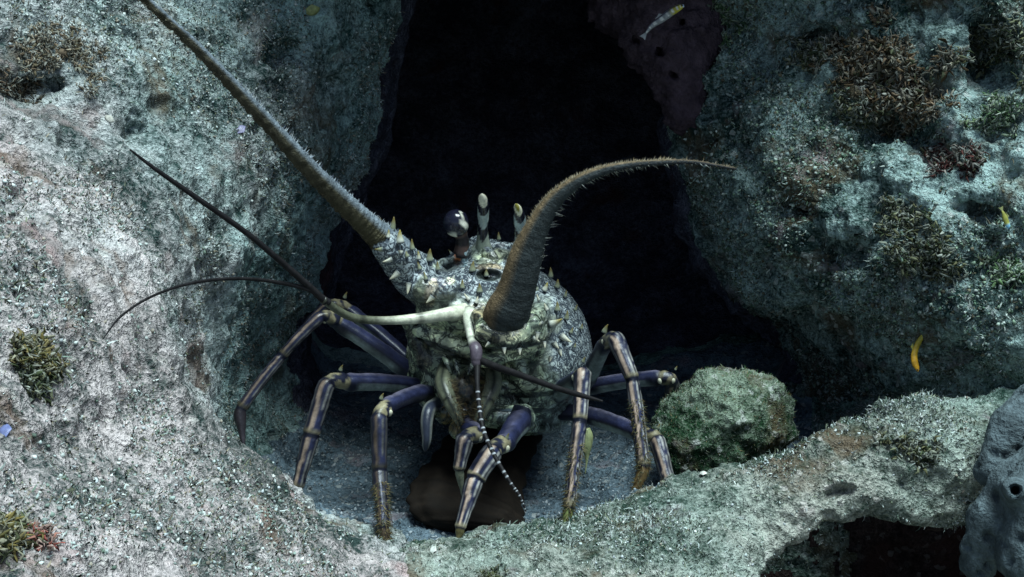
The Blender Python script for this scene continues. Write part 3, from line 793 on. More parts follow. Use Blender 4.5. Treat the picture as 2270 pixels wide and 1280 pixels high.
# eyes on their stalks
def eye(px, py, d, r, flip=1):
    c = P(px, py, d); R_ = PXM(r, d)
    nu, nv_ = 28, 18
    th = np.linspace(0, 2 * math.pi, nu, endpoint=False); ph = np.linspace(0, math.pi, nv_)
    v = np.array([[math.sin(p) * math.cos(t), math.sin(p) * math.sin(t), math.cos(p)] for p in ph for t in th])
    f = [(i * nu + j, (i + 1) * nu + j, (i + 1) * nu + (j + 1) % nu, i * nu + (j + 1) % nu) for i in range(nv_ - 1) for j in range(nu)]
    q = v @ np.array([RIGHT, UP, FWD]).T                     # right, up, away from camera
    kx = q[:, 0] * flip
    front = q[:, 2] < .25
    white = sstep(1.15, .85, np.sqrt(((kx - .68) / .36) ** 2 + ((q[:, 1] + .18 + .45 * (kx - .68)) / .24) ** 2)) * front
    white = np.maximum(white, sstep(.10, .05, np.abs(kx - (.40 + .22 * (.7 - q[:, 1])))) * (q[:, 1] > -.1) * (q[:, 1] < .86) * front)
    white = np.clip(np.maximum(white, sstep(-.70, -.80, q[:, 1]) * (kx < .1)), 0, 1)[:, None]
    cc = np.array((.010, .010, .022)) * (1 - white) + np.array((.78, .76, .62)) * white
    obj('eye', c + v * R_ * np.array([1, 1, 1.08]), f, M['gloss'], LOB, True, cc)
    path = spline([P(px + 8 * flip, py + 16, d + .004), P(px + 14 * flip, py + 42, d + .008), P(px + 10 * flip, py + 72, d + .012)], 12)
    v, f, tt, an = tube(path, PXM(1, d) * np.interp(np.linspace(0, 1, 12), [0, .3, 1], [17, 14, 19]), 14)
    cc = np.where((np.sin(tt * 11) > .2)[:, None], np.array((.10, .06, .05)), np.array((.02, .016, .018)))
    obj('eye_stalk', v, f, M['leg'], LOB, True, cc)
eye(1011, 495, 1.0, 29)
eye(1180, 532, 1.045, 22, -1)

# the two horns over the eyes
def horn(pts, bands):
    n = 40
    q = spline(pts, n)
    path = np.array([P(*r[:3]) for r in q]); rad = np.array([PXM(r[3], r[2]) for r in q])
    rad[-4:] *= np.array([.95, .8, .55, .15])
    v, f, tt, an = tube(path, rad, 18)
    wob = tt + .05 * np.cos(an * 2) + .03 * np.cos(an + .8)
    cc = np.zeros((len(v), 3))
    for a, c in bands: cc[wob >= a] = c
    obj('horn', v, f, M['gloss'], LOB, True, cc)
W_, K_ = (.62, .64, .56), (.012, .012, .022)
horn([(1072, 560, 1.025, 22), (1070, 525, 1.015, 13), (1071, 480, 1.005, 13), (1071, 452, .995, 13), (1068, 430, .985, 6)], [(-1, (.34, .38, .30)), (.30, K_), (.44, (.42, .50, .46)), (.64, K_), (.83, (.72, .68, .52))])
horn([(1158, 565, 1.03, 24), (1156, 530, 1.02, 15), (1153, 495, 1.01, 14), (1150, 472, 1.0, 12), (1143, 452, .99, 5)], [(-1, (.34, .40, .34)), (.30, K_), (.44, (.42, .52, .52)), (.66, K_), (.84, (.68, .64, .46)), (.94, (.28, .25, .04))])

# the two long spiny antennae
def bristles(name, parent, path, rad, n, L, pal, side=None, spread=.5, wid=.00035):
    i = rng.integers(0, len(path) - 1, n); u = rng.random((n, 1))
    p = path[i] * (1 - u) + path[i + 1] * u; r = rad[i][:, None]
    t = path[i + 1] - path[i]; t /= np.linalg.norm(t, axis=1, keepdims=True)
    d = rng.normal(size=(n, 3)) * spread + (np.array(side) if side is not None else 0)
    d -= (d * t).sum(1, keepdims=True) * t; d /= np.linalg.norm(d, axis=1, keepdims=True)
    b = p + d * r * .9; ln = L * (.35 + .9 * rng.random((n, 1)))
    tip = b + (d + .7 * t + .35 * rng.normal(size=(n, 3))) * ln
    s = np.cross(d, t) * wid * (.6 + .8 * rng.random((n, 1))); q = t * wid
    v = np.stack([b + s, b - s * .6 + q, b - s * .6 - q, tip], 1).reshape(-1, 3)
    f = (np.array([(0, 1, 3), (1, 2, 3), (2, 0, 3)])[None] + (np.arange(n) * 4)[:, None, None]).reshape(-1, 3)
    pal = np.array(pal); c = pal[rng.integers(0, len(pal), n)] * (.7 + .6 * rng.random((n, 1)))
    o = obj(name, v, f, M['matte'], parent, False, np.repeat(c, 4, 0))
    return tag(o, kind='stuff')
def limb_path(pts, n):
    q = spline(pts, n)
    return np.array([P(*r[:3]) for r in q]), np.array([max(PXM(r[3], r[2]), .0002) for r in q])
pa, ra = limb_path([(1130, 762, .99, 40), (1122, 720, .956, 52), (1126, 692, .938, 51), (1143, 650, .93, 43), (1166, 570, .92, 37), (1190, 508, .912, 27), (1228, 445, .905, 19.5), (1282, 402, .90, 13.5), (1350, 375, .90, 9.5), (1430, 363, .905, 7.5), (1530, 360, .915, 5), (1632, 375, .93, 2.2)], 220)
seg = np.arange(len(pa)); ra_s = ra * (1 + .008 * np.sin(seg * 2.1))
v, f, tt, an = tube(pa, ra_s, 26)
left = sstep(.25, .75, np.sin(an))[:, None]; up_ = sstep(.55, 1, tt)[:, None]  # brown growth on the left side, widened to paint a warm lit edge
cc = np.array((.042, .05, .05)) * (1 - left) + np.array((.19, .135, .075)) * left
cc = cc * (1 - .6 * up_) + np.array((.03, .03, .035)) * .6 * up_
cc *= (1 + .5 * fbm(v * 220, 2, 5))[:, None]
vn = (v - np.concatenate([np.repeat(pa, 26, 0), pa[:1], pa[-1:]])); vn /= np.maximum(np.linalg.norm(vn, axis=1, keepdims=True), 1e-9)
v = v + vn * (.0011 * fbm(v * 300, 2, 6) * (1 - tt))[:, None]
ant = obj('antenna', v, f, M['fuzzy'], LOB, True, cc)
bristles('bristles', ant, pa[20:], ra[20:], 2600, .0016, [(.17, .135, .08), (.12, .10, .07), (.22, .19, .14)], -RIGHT * 1.2 + UP * .4, .45, .00028)
bristles('bristles', ant, pa[70:210], ra[70:210], 120, .0034, [(.4, .42, .38), (.3, .3, .26)], RIGHT * .9 - UP * .6, .25, .0003)
pb, rb = limb_path([(876, 560, .96, 40), (848, 530, .95, 33), (818, 502, .94, 27), (708, 397, .90, 21), (567, 245, .86, 16), (437, 107, .825, 12.5), (321, -3, .80, 9.5), (190, -150, .775, 9), (70, -300, .75, 6)], 300)
rb_s = rb * (1 + .05 * (np.arange(300) % 4 == 0) - .05 * (np.arange(300) % 4 == 2))
v, f, tt, an = tube(pb, rb_s, 22)
sn = np.sin(an)
olive = sstep(-.70, -.30, sn)[:, None]                           # lower-left half crusted and darkened as the shaded side, upper-right pale as lit
cc = np.array((.15, .18, .205)) * (1 - olive) + np.array((.085, .075, .042)) * olive
cc *= (1 + .6 * fbm(v * 260, 2, 15))[:, None]
fade = sstep(.15, .5, tt)[:, None]; cc = cc * (1 - .7 * fade * olive) + np.array((.045, .042, .03)) * .7 * fade * olive
ctr = np.concatenate([np.repeat(pb, 22, 0), pb[:1], pb[-1:]]); vn = v - ctr; vn /= np.maximum(np.linalg.norm(vn, axis=1, keepdims=True), 1e-9)
v = v + vn * (.0022 * fbm(v * 260, 2, 8) * np.maximum(olive[:, 0], .3))[:, None]
ant = obj('antenna', v, f, M['fuzzy'], LOB, True, cc)
bristles('bristles', ant, pb[:170], rb[:170], 380, .0024, [(.20, .23, .26), (.28, .31, .33), (.05, .06, .08)], RIGHT * .7 + UP * .7, .3, .0005)
bristles('bristles', ant, pb, rb, 900, .0017, [(.14, .12, .075), (.22, .2, .14)], -RIGHT * .7 - UP * .7, .6, .0003)

# antennules: a pale jointed stem that forks into two whips
def rope(name, pts, n, colour_fn, parent, mat='leg', seg=12):
    p, r = limb_path(pts, n)
    v, f, tt, an = tube(p, r, seg)
    return obj(name, v, f, M[mat], parent, True, colour_fn(tt, an, v))
def stem_col(tt, an, v):
    pale = sstep(.62, .36, tt)[:, None]
    c = np.array((.62, .62, .48)) * pale + np.array((.085, .09, .06)) * (1 - pale)
    return c * (1 - .8 * sstep(.35, .0, np.abs(np.sin(tt * 9.5)))[:, None] * (tt > .3)[:, None] * .8) * (1 + .3 * fbm(v * 300, 2, 3))[:, None]
st = rope('antennule', [(1030, 690, .965, 19), (990, 697, .955, 15), (930, 706, .95, 12), (860, 711, .94, 9.5), (800, 708, .93, 9.5), (760, 695, .92, 9), (715, 664, .905, 9)], 70, stem_col, LOB)
black = lambda tt, an, v: np.tile(np.array((.014, .013, .014)), (len(v), 1)) * (1 + .4 * fbm(v * 300, 1, 3))[:, None]
rope('whip', [(722, 670, .907, 9), (690, 640, .90, 8), (620, 578, .88, 7), (540, 512, .86, 6.5), (420, 428, .835, 6), (340, 372, .82, 4.5), (288, 332, .81, 2)], 90, black, st, 'whip')
rope('whip', [(730, 672, .908, 8), (690, 645, .90, 5.5), (620, 627, .885, 4.5), (530, 618, .85, 4), (430, 627, .80, 3.5), (340, 656, .75, 3), (270, 700, .70, 2.6), (228, 752, .675, 1.2)], 90, black, st, 'whip')
def stem2(tt, an, v):
    pale = sstep(.55, .42, tt)[:, None]
    return (np.array((.55, .56, .45)) * pale + np.array((.10, .08, .10)) * (1 - pale)) * (1 - .6 * sstep(.25, 0, np.abs(np.sin(tt * 8)))[:, None])
st = rope('antennule', [(1040, 692, .962, 17), (1040, 720, .95, 12), (1046, 755, .94, 10), (1055, 775, .932, 14), (1056, 800, .93, 12), (1058, 812, .93, 9)], 40, stem2, LOB)
def chain(tt, an, v):
    c = black(tt, an, v); k = (np.sin(tt * 260) > .86) & (tt > .2)
    c[k] = (.42, .44, .46); return c
rope('whip', [(1058, 805, .93, 8), (1058, 850, .922, 5.5), (1062, 900, .915, 5), (1072, 955, .905, 5), (1096, 1010, .895, 5), (1130, 1068, .888, 4), (1152, 1100, .885, 3.2), (1166, 1135, .885, 1.5)], 150, chain, st, 'whip', seg=8)
rope('whip', [(1068, 800, .93, 8), (1095, 812, .922, 8.5), (1140, 827, .91, 7.5), (1220, 856, .89, 6.5), (1285, 876, .878, 6), (1336, 890, .87, 2.5)], 80, black, st, 'whip')

# ---- walking legs: each one skin from thigh to claw
NAVY = np.array((.012, .014, .030)); VIOLET = np.array((.021, .025, .062)); PEACH = np.array((.46, .34, .26)); WHITE = np.array((.50, .49, .45)); GREY = np.array((.26, .31, .29)); CR = np.array((.46, .40, .23)); OLIVE = np.array((.10, .085, .035))
knob_v = None
def leg(segs, knee_spine=None, hair=0, tipcol=OLIVE, shade=1.0, patch=1):  # shade dims the stripe pigment of legs standing in shadow
    """segs: kind, (px, py, d, half width) at both ends"""
    P_, R_, K, Tn = [], [], [], []
    for si, (kind, a, b) in enumerate(segs):
        n = 26 if kind in ('merus', 'propodus', 'shin') else 12
        t = np.linspace(.0, 1, n)
        pa_, pb_ = P(*a[:3]), P(*b[:3])
        prof = np.interp(t, [0, .03, .2, .8, .965, 1], [.90, 1.0, 1.02, .93, .97, .88]) if kind != 'claw' else np.interp(t, [0, .1, .6, 1], [.85, 1, .75, .12])
        bow = np.sin(t * math.pi)[:, None] * (.02 * np.linalg.norm(pb_ - pa_)) * UP
        pts = pa_ * (1 - t)[:, None] + pb_ * t[:, None] + bow
        rad = (PXM(a[3], a[2]) * (1 - t) + PXM(b[3], b[2]) * t) * prof * (.72 if kind == 'knee' else .83)
        P_.append(pts); R_.append(rad); K += [kind] * n; Tn += list(t)
    P0 = np.concatenate(P_); R0 = np.concatenate(R_)
    keep = np.concatenate([[True], np.linalg.norm(np.diff(P0, axis=0), axis=1) > 1e-4])
    P0, R0 = P0[keep], R0[keep]; K = np.array(K)[keep]; Tn = np.array(Tn)[keep]
    S = P0.copy()
    for _ in range(2): S[1:-1] = (S[:-2] + 2 * S[1:-1] + S[2:]) / 4
    sg = 22
    v, f, tt, an = tube(S, R0, sg, flat=.9)
    _c = np.concatenate([np.repeat(S, sg, 0), S[:1], S[-1:]])
    v = _c + (v - _c) * (1 + .055 * np.cos(4 * an + .6))[:, None]
    ring = np.concatenate([np.repeat(np.arange(len(S)), sg), [0, len(S) - 1]])
    kk, t = K[ring], Tn[ring]
    a = (an + math.pi) % (2 * math.pi) - math.pi              # 0 faces the viewer
    nz = pnoise(v * 180, 3)
    a_ = a + .10 * nz + .22 * fbm(v * 32, 2, 27)
    cc = np.tile(NAVY, (len(v), 1))
    def lay(mask, c):
        nonlocal cc
        mask = np.clip(mask, 0, 1)[:, None]; cc = cc * (1 - mask) + c * mask
    me = kk == 'merus'
    upx = (v - S[ring]) @ UP; upx = upx / np.maximum(R0[ring], 1e-6)
    lay(me * sstep(-.2, .5, upx), VIOLET * 1.1); lay(me * sstep(.75, .98, upx) * .5, np.array((.22, .2, .25)))
    if patch: lay(me * sstep(-.15, -.45, upx) * sstep(.12, .25, t) * sstep(.92, .8, t) * .9, GREY)
    pr = (kk == 'propodus') | (kk == 'shin')
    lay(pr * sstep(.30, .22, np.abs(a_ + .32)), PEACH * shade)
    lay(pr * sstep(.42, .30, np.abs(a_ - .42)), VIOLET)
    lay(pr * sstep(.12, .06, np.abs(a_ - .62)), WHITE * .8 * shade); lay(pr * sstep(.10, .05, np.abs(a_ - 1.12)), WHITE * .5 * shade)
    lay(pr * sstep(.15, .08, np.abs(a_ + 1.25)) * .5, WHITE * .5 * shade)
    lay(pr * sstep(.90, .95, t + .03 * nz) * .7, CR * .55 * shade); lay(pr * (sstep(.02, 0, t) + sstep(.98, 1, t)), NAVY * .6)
    ca = kk == 'knee'
    lay(ca * .7, CR * .7); lay(ca * sstep(-.05, .12, nz), NAVY)
    cl = kk == 'claw'
    lay(cl * 1.0, np.asarray(tipcol))
    cc *= (1 + .45 * fbm(v * 240, 2, 9))[:, None] * (.55 + .45 * sstep(-.35, .1, fbm(v * 75, 3, 19)))[:, None]
    vn = v - S[ring]; vn /= np.maximum(np.linalg.norm(vn, axis=1, keepdims=True), 1e-9)
    v = v + vn * (.0006 * fbm(v * 160, 2, 2))[:, None]
    L = obj('leg', v, f, M['leg'], LOB, True, cc)
    # cream knobs either side of the knee, and its spine
    for si, (kind, a, b) in enumerate(segs):
        if kind == 'knee':
            for s_ in (-1, 1):
                o = bpy.data.objects.new('knob', KNOB); col.objects.link(o); o.parent = L
                w = .5 * (a[3] + b[3])
                o.location = P(.5 * (a[0] + b[0]) + s_ * w * .66, .5 * (a[1] + b[1]) + 5, a[2] - .003) - np.array(LOB.location)
                o.scale = (PXM(w * .24, a[2]), PXM(w * .24, a[2]), PXM(w * .34, a[2])); o.rotation_euler = (.3, s_ * .3, 0)
            if knee_spine:
                o = bpy.data.objects.new('spine', cone_b); col.objects.link(o); o.parent = L
                o.location = P(.5 * (a[0] + b[0]) + knee_spine[0], .5 * (a[1] + b[1]) + knee_spine[1], a[2]) - np.array(LOB.location)
                o.rotation_euler = (.2, .25, 0); l = PXM(knee_spine[2] * .62, a[2]); o.scale = (l, l, l)
    if hair:
        cut = int(len(S) * .72)
        bristles('bristles', L, S[cut:], R0[cut:], hair, .0035, [(.12, .09, .04), (.2, .16, .08), (.08, .09, .05)], None, 1, .0003)
    return L
_u = np.linspace(0, 2 * math.pi, 12, endpoint=False); _p = np.linspace(0, math.pi, 8)
_kv = np.array([[math.sin(p) * math.cos(t), math.sin(p) * math.sin(t), math.cos(p)] for p in _p for t in _u])
_kf = [(i * 12 + j, (i + 1) * 12 + j, (i + 1) * 12 + (j + 1) % 12, i * 12 + (j + 1) % 12) for i in range(7) for j in range(12)]
KNOB = make_mesh('knob', _kv, _kf, M['leg'], True, np.tile(np.array((.60, .57, .42)), (len(_kv), 1)))

# picture-left legs, back to front
leg([('coxa', (935, 830, 1.06, 20), (908, 805, 1.075, 17)), ('merus', (906, 800, 1.075, 19), (775, 690, 1.09, 20)), ('knee', (768, 684, 1.09, 20), (740, 674, 1.085, 17)),
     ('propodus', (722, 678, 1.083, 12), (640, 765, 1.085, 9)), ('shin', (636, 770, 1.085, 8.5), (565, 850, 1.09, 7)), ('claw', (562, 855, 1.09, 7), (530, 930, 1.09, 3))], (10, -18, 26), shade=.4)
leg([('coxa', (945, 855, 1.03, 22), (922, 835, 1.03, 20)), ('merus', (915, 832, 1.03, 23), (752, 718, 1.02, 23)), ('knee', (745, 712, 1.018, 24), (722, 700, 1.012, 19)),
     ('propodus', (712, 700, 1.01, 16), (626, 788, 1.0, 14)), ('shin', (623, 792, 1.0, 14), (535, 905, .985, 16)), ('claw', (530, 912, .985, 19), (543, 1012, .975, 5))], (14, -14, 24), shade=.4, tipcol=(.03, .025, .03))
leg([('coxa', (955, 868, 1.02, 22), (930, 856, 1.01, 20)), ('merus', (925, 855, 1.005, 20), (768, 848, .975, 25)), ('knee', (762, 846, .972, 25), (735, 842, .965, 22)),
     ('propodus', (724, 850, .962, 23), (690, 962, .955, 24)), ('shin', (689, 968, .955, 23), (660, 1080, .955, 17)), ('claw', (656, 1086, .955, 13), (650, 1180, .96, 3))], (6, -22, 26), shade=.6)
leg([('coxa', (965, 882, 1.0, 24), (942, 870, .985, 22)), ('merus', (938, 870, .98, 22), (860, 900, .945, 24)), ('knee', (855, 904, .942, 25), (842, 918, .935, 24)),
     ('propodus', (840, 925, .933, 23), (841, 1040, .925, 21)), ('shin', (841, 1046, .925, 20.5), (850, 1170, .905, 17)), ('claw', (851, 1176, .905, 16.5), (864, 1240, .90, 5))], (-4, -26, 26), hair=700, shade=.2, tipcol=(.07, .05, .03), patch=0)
leg([('coxa', (1022, 920, .985, 22), (1030, 940, .965, 20)), ('merus', (1032, 945, .963, 24), (1060, 965, .945, 26)), ('knee', (1058, 965, .944, 26), (1035, 968, .938, 25)),
     ('propodus', (1030, 975, .936, 24), (1018, 1040, .935, 17)), ('claw', (1018, 1044, .935, 13), (1028, 1120, .945, 3))], None, tipcol=(.22, .23, .16), shade=.8)
# picture-right legs, front to back
leg([('coxa', (1140, 920, .985, 26), (1158, 925, .972, 30)), ('merus', (1155, 930, .968, 31), (1118, 985, .935, 28)), ('knee', (1114, 985, .932, 28), (1096, 996, .925, 28)),
     ('propodus', (1092, 1002, .922, 28), (1054, 1060, .912, 27)), ('shin', (1052, 1066, .911, 24), (1020, 1172, .895, 15)), ('claw', (1020, 1176, .895, 13), (1012, 1208, .893, 4))], (18, -18, 24))
leg([('coxa', (1200, 900, 1.03, 26), (1228, 885, 1.015, 24)), ('merus', (1230, 880, 1.01, 24), (1284, 838, .96, 24)), ('knee', (1286, 836, .957, 24), (1290, 830, .948, 24)),
     ('propodus', (1292, 826, .943, 23), (1286, 930, .93, 20)), ('shin', (1285, 938, .929, 19), (1262, 1128, .908, 16)), ('claw', (1261, 1132, .908, 14), (1240, 1222, .90, 4))], (4, -30, 22), hair=700, tipcol=(.16, .19, .06))
leg([('coxa', (1250, 880, 1.06, 22), (1300, 850, 1.045, 22)), ('merus', (1302, 845, 1.04, 22), (1342, 762, .995, 22)), ('knee', (1344, 758, .992, 20), (1358, 748, .982, 21)),
     ('propodus', (1364, 750, .978, 23), (1401, 838, .965, 20)), ('shin', (1402, 845, .965, 18), (1428, 1036, .945, 19)), ('claw', (1428, 1042, .944, 17), (1388, 1140, .935, 6))], (-12, -16, 34), hair=800, tipcol=(.10, .065, .025))
leg([('coxa', (1260, 880, 1.07, 22), (1300, 862, 1.065, 22)), ('merus', (1302, 860, 1.063, 20), (1462, 838, 1.03, 22)), ('knee', (1466, 838, 1.03, 22), (1488, 842, 1.03, 22)),
     ('propodus', (1492, 850, 1.032, 18), (1478, 915, 1.06, 14)), ('claw', (1476, 920, 1.06, 13), (1440, 1000, 1.09, 4))], (20, -20, 16))
leg([('coxa', (1240, 915, 1.03, 22), (1298, 918, 1.02, 22)), ('merus', (1302, 920, 1.018, 23), (1428, 966, .985, 25)), ('knee', (1432, 966, .983, 24), (1452, 970, .978, 24)),
     ('propodus', (1456, 976, .976, 22), (1482, 1068, .96, 20)), ('claw', (1484, 1072, .96, 18), (1500, 1150, .95, 4))], (16, -18, 20))
# jointed mouth legs under the face, the curled tail behind, a swimmeret blade
def mpart(tt, an, v):
    e = sstep(.35, .55, np.abs(np.sin(an * .5)))[:, None]
    return np.array((.02, .025, .04)) * (1 - e) + np.array((.18, .19, .17)) * e
rope('mouth_leg', [(968, 895, .985, 15), (952, 908, .965, 15), (946, 935, .958, 14), (946, 970, .955, 11), (944, 990, .956, 8), (943, 1002, .958, 2)], 40, mpart, LOB)
tq = spline([(1110, 930, 1.10, 100, .6), (1090, 985, 1.06, 95, .6), (1062, 1050, 1.015, 106, .5), (1038, 1110, .985, 126, .4), (1028, 1150, .968, 120, .3), (1025, 1174, .962, 66, .2)], 60)
tp_ = np.array([P(*r[:3]) for r in tq]); trd = np.array([PXM(r[3], r[2]) for r in tq]) * (1 + .03 * np.sin(np.arange(60) * 1.05))
v, f, tt, an = tube(tp_, trd, 60, flat=.33)
_c = np.concatenate([np.repeat(tp_, 60, 0), tp_[:1], tp_[-1:]]); v = _c + (v - _c) * (1 + .05 * np.cos(an * 9) * tt + .05 * fbm(v * 40, 2, 6))[:, None]
cc = np.tile(np.array((.011, .0075, .005)), (len(v), 1)) * (1 + .5 * fbm(v * 60, 3, 4))[:, None] * (1 - .5 * sstep(.2, 0, np.abs(np.sin(tt * 15)))[:, None])  # near-black pigment stands in for the body's shadow on the tail
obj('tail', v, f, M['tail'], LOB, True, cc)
def maxil(tt, an, v):
    a = np.abs((an + math.pi) % (2 * math.pi) - math.pi); e = sstep(.35, .6, a)[:, None]
    c = np.array((.02, .024, .02)) * (1 - e) + np.array((.17, .18, .12)) * e
    return c * (1 - .85 * sstep(.22, .05, np.abs(np.sin(tt * 7.5)))[:, None]) * (1 + .4 * fbm(v * 200, 2, 3))[:, None]
for sgn, x0 in ((-1, 985), (1, 1092)):
    mq = rope('mouth_leg', [(x0, 815, .985, 15), (x0 + 2 * sgn, 850, .967, 19), (x0 - 10 * sgn, 885, .958, 17), (x0 - 24 * sgn, 915, .955, 13), (x0 - 34 * sgn, 938, .957, 9), (x0 - 38 * sgn, 958, .960, 3)], 44, maxil, LOB)
    mp, mr_ = limb_path([(x0 + 2 * sgn, 850, .967, 19), (x0 - 10 * sgn, 885, .958, 17), (x0 - 24 * sgn, 915, .955, 13), (x0 - 36 * sgn, 945, .957, 7)], 30)
    bristles('bristles', mq, mp, mr_, 420, .0035, [(.14, .10, .05), (.22, .18, .10), (.08, .06, .04)], -RIGHT * sgn, .7, .00028)
rope('swimmeret', [(1300, 950, 1.0, 8), (1303, 968, 1.0, 12), (1301, 990, 1.0, 11), (1301, 1012, 1.0, 5), (1300, 1030, 1.0, 2), (1297, 1052, 1.0, 1)], 30, lambda t, a, v: np.tile(np.array((.30, .33, .16)), (len(v), 1)), LOB)
print('lobster', time.time() - T0)

# ---------------------------------------------------------------- boulder, sponges
def nets_blob(sdf, lo_, hi_, h):
    a = [np.arange(lo_[k], hi_[k] + h, h) for k in range(3)]
    g = np.stack(np.meshgrid(*a, indexing='ij'), -1)
    vol_ = sdf(g.reshape(-1, 3)).reshape(g.shape[:3]).astype(np.float32)
    return surface_nets(vol_, lo_, h)
def seg_sd(p, a, b, ra, rb):
    e = b - a; t = np.clip(((p - a) @ e) / max(e @ e, 1e-12), 0, 1)
    return np.linalg.norm(p - a - t[:, None] * e, axis=1) - (ra + t * (rb - ra))
def fuzz(name, parent, v, f, n, l0, l1, pal, wid=.0004, lean=.8):
    """short filaments rooted all over a mesh"""
    a = np.linalg.norm(np.cross(v[f[:, 2]] - v[f[:, 0]], v[f[:, 3]] - v[f[:, 1]]), axis=1)
    i = rng.choice(len(f), n, p=a / a.sum()); k = rng.dirichlet((1, 1, 1, 1), n)
    p = (v[f[i]] * k[:, :, None]).sum(1); nn = vnormals(v, f)[f[i, 0]]
    L = l0 + (l1 - l0) * rng.random(n) ** 2
    d = nn + lean * rng.normal(size=(n, 3)); d /= np.linalg.norm(d, axis=1, keepdims=True)
    s_ = np.cross(d, rng.normal(size=(n, 3))); s_ /= np.linalg.norm(s_, axis=1, keepdims=True); q = np.cross(d, s_)
    w_ = wid * (.6 + .9 * rng.random((n, 1)))
    vv = np.stack([p + s_ * w_ - nn * .0005, p - s_ * w_ * .5 + q * w_ - nn * .0005, p - s_ * w_ * .5 - q * w_ - nn * .0005, p + d * L[:, None]], 1).reshape(-1, 3)
    ff = (np.array([(0, 1, 3), (1, 2, 3), (2, 0, 3)])[None] + (np.arange(n) * 4)[:, None, None]).reshape(-1, 3)
    pal = np.array(pal); c = np.repeat(pal[rng.integers(0, len(pal), n)] * (.6 + .7 * rng.random((n, 1))), 4, 0)
    return tag(obj(name, vv, ff, M['matte'], parent, False, c), kind='stuff')

c0 = P(1618, 945, 1.03); rr = PXM(148, 1.03)
def boulder_sdf(p):
    d = np.linalg.norm(p - P(1600, 930, 1.03), axis=1) - PXM(112, 1.03)
    d = smin(d, np.linalg.norm(p - P(1680, 930, 1.04), axis=1) - PXM(88, 1.04), .02)
    d = smin(d, np.linalg.norm(p - P(1545, 985, 1.02), axis=1) - PXM(82, 1.02), .03)
    return d - .012 * fbm(p * 22, 3, 4) - .008 * fbm(p * 60, 2, 14)
v, f = nets_blob(boulder_sdf, c0 - rr - .035, c0 + rr + .035, .0019)
n_ = vnormals(v, f)
v = v + n_ * (.0030 * (.5 - worley(v * 140, 3)) + .0022 * fbm(v * 260, 2, 33))[:, None]
bo = thing('boulder', 'rounded green algae covered boulder in the cave mouth behind the ledge', 'rock', c0 - np.array([0, 0, rr]))
obj('rock', v, f, M['boulder'], bo)
fuzz('turf', bo, v, f, 6000, .001, .0042, [(.06, .12, .05), (.04, .08, .035), (.14, .16, .11), (.12, .10, .05), (.28, .3, .26)], .00035)

# purple crust sponge hung on the upper right of the cave mouth
ctr = P(1462, 130, 1.165)
holes = [(1462, 116, 17), (1492, 166, 13), (1410, 92, 15), (1440, 190, 11), (1512, 52, 12), (1478, 215, 10), (1375, 60, 12)]
def purple_sdf(p):
    d = seg_sd(p, P(1500, -80, 1.19), P(1500, 100, 1.165), PXM(120, 1.18), PXM(92, 1.17))
    d = smin(d, seg_sd(p, P(1500, 100, 1.165), P(1520, 250, 1.155), PXM(92, 1.17), PXM(50, 1.16)), .02)
    d = smin(d, seg_sd(p, P(1470, 30, 1.19), P(1370, 20, 1.21), PXM(95, 1.2), PXM(65, 1.2)), .03)
    d = d - .012 * fbm(p * 30, 3, 7)
    for hx, hy, hr in holes:
        a = P(hx, hy, 1.02); b = P(hx + 2, hy, 1.16)
        d = smax(d, -seg_sd(p, a, b, PXM(hr * .8, 1.12), PXM(hr * .6, 1.14)), .003)
    return d
v, f = nets_blob(purple_sdf, P(1290, 340, 1.10) - np.array([0, .03, .03]), P(1680, -180, 1.31), .0026)
v = v + vnormals(v, f) * (.0065 * (.5 - worley(v * 120, 3)) + .0025 * fbm(v * 240, 1, 3))[:, None]
cc = np.array((.072, .05, .062))[None] * (1 + .6 * fbm(v * 70, 3, 3))[:, None]
tag(obj('crust_sponge', v, f, M['sponge'], None, True, cc), 'purple crusty sponge with small round holes at top right of the cave', 'sponge')

# grey lobed sponge at the right edge
GS = [((2328, 905, .86, 80), (2253, 960, .855, 58)), ((2253, 960, .855, 58), (2203, 1045, .85, 42)), ((2338, 1010, .82, 60), (2243, 1075, .815, 44)), ((2243, 1075, .815, 44), (2188, 1150, .82, 36)),
      ((2188, 1150, .82, 36), (2168, 1250, .83, 40)), ((2328, 1090, .80, 90), (2288, 1230, .80, 80)), ((2178, 1140, .83, 28), (2168, 1140, .83, 24))]
def grey_sdf(p):
    d = None
    for a, b in GS:
        e = seg_sd(p, P(*a[:3]), P(*b[:3]), PXM(a[3], a[2]), PXM(b[3], b[2]))
        d = e if d is None else smin(d, e, .006)
    d = d - .003 * fbm(p * 45, 2, 5)
    d = smin(d, seg_sd(p, P(2252, 1086, .80), P(2248, 1086, .772), PXM(30, .8), PXM(24, .8)), .008)
    d = smax(d, -seg_sd(p, P(2247, 1086, .75), P(2253, 1086, .79), PXM(13, .8), PXM(10, .8)), .003)
    return smax(d, -seg_sd(p, P(2250, 915, .81), P(2254, 908, .83), PXM(8, .8), PXM(8, .8)), .002)
v, f = nets_blob(grey_sdf, np.array([.20, .66, -.02]), np.array([.40, .95, .18]), .0022)
v = v + vnormals(v, f) * (.0026 * fbm(v * 110, 4, 3, .6) - .004 * sstep(.34, .16, worley(v * 90, 8)))[:, None]
cc = np.array((.095, .125, .135))[None] * (1 + 1.0 * fbm(v * 80, 4, 9, .65))[:, None]
tag(obj('lobed_sponge', v, f, M['sponge'], None, True, cc), 'smooth grey blue lobed sponge with a round vent at the right edge', 'sponge')

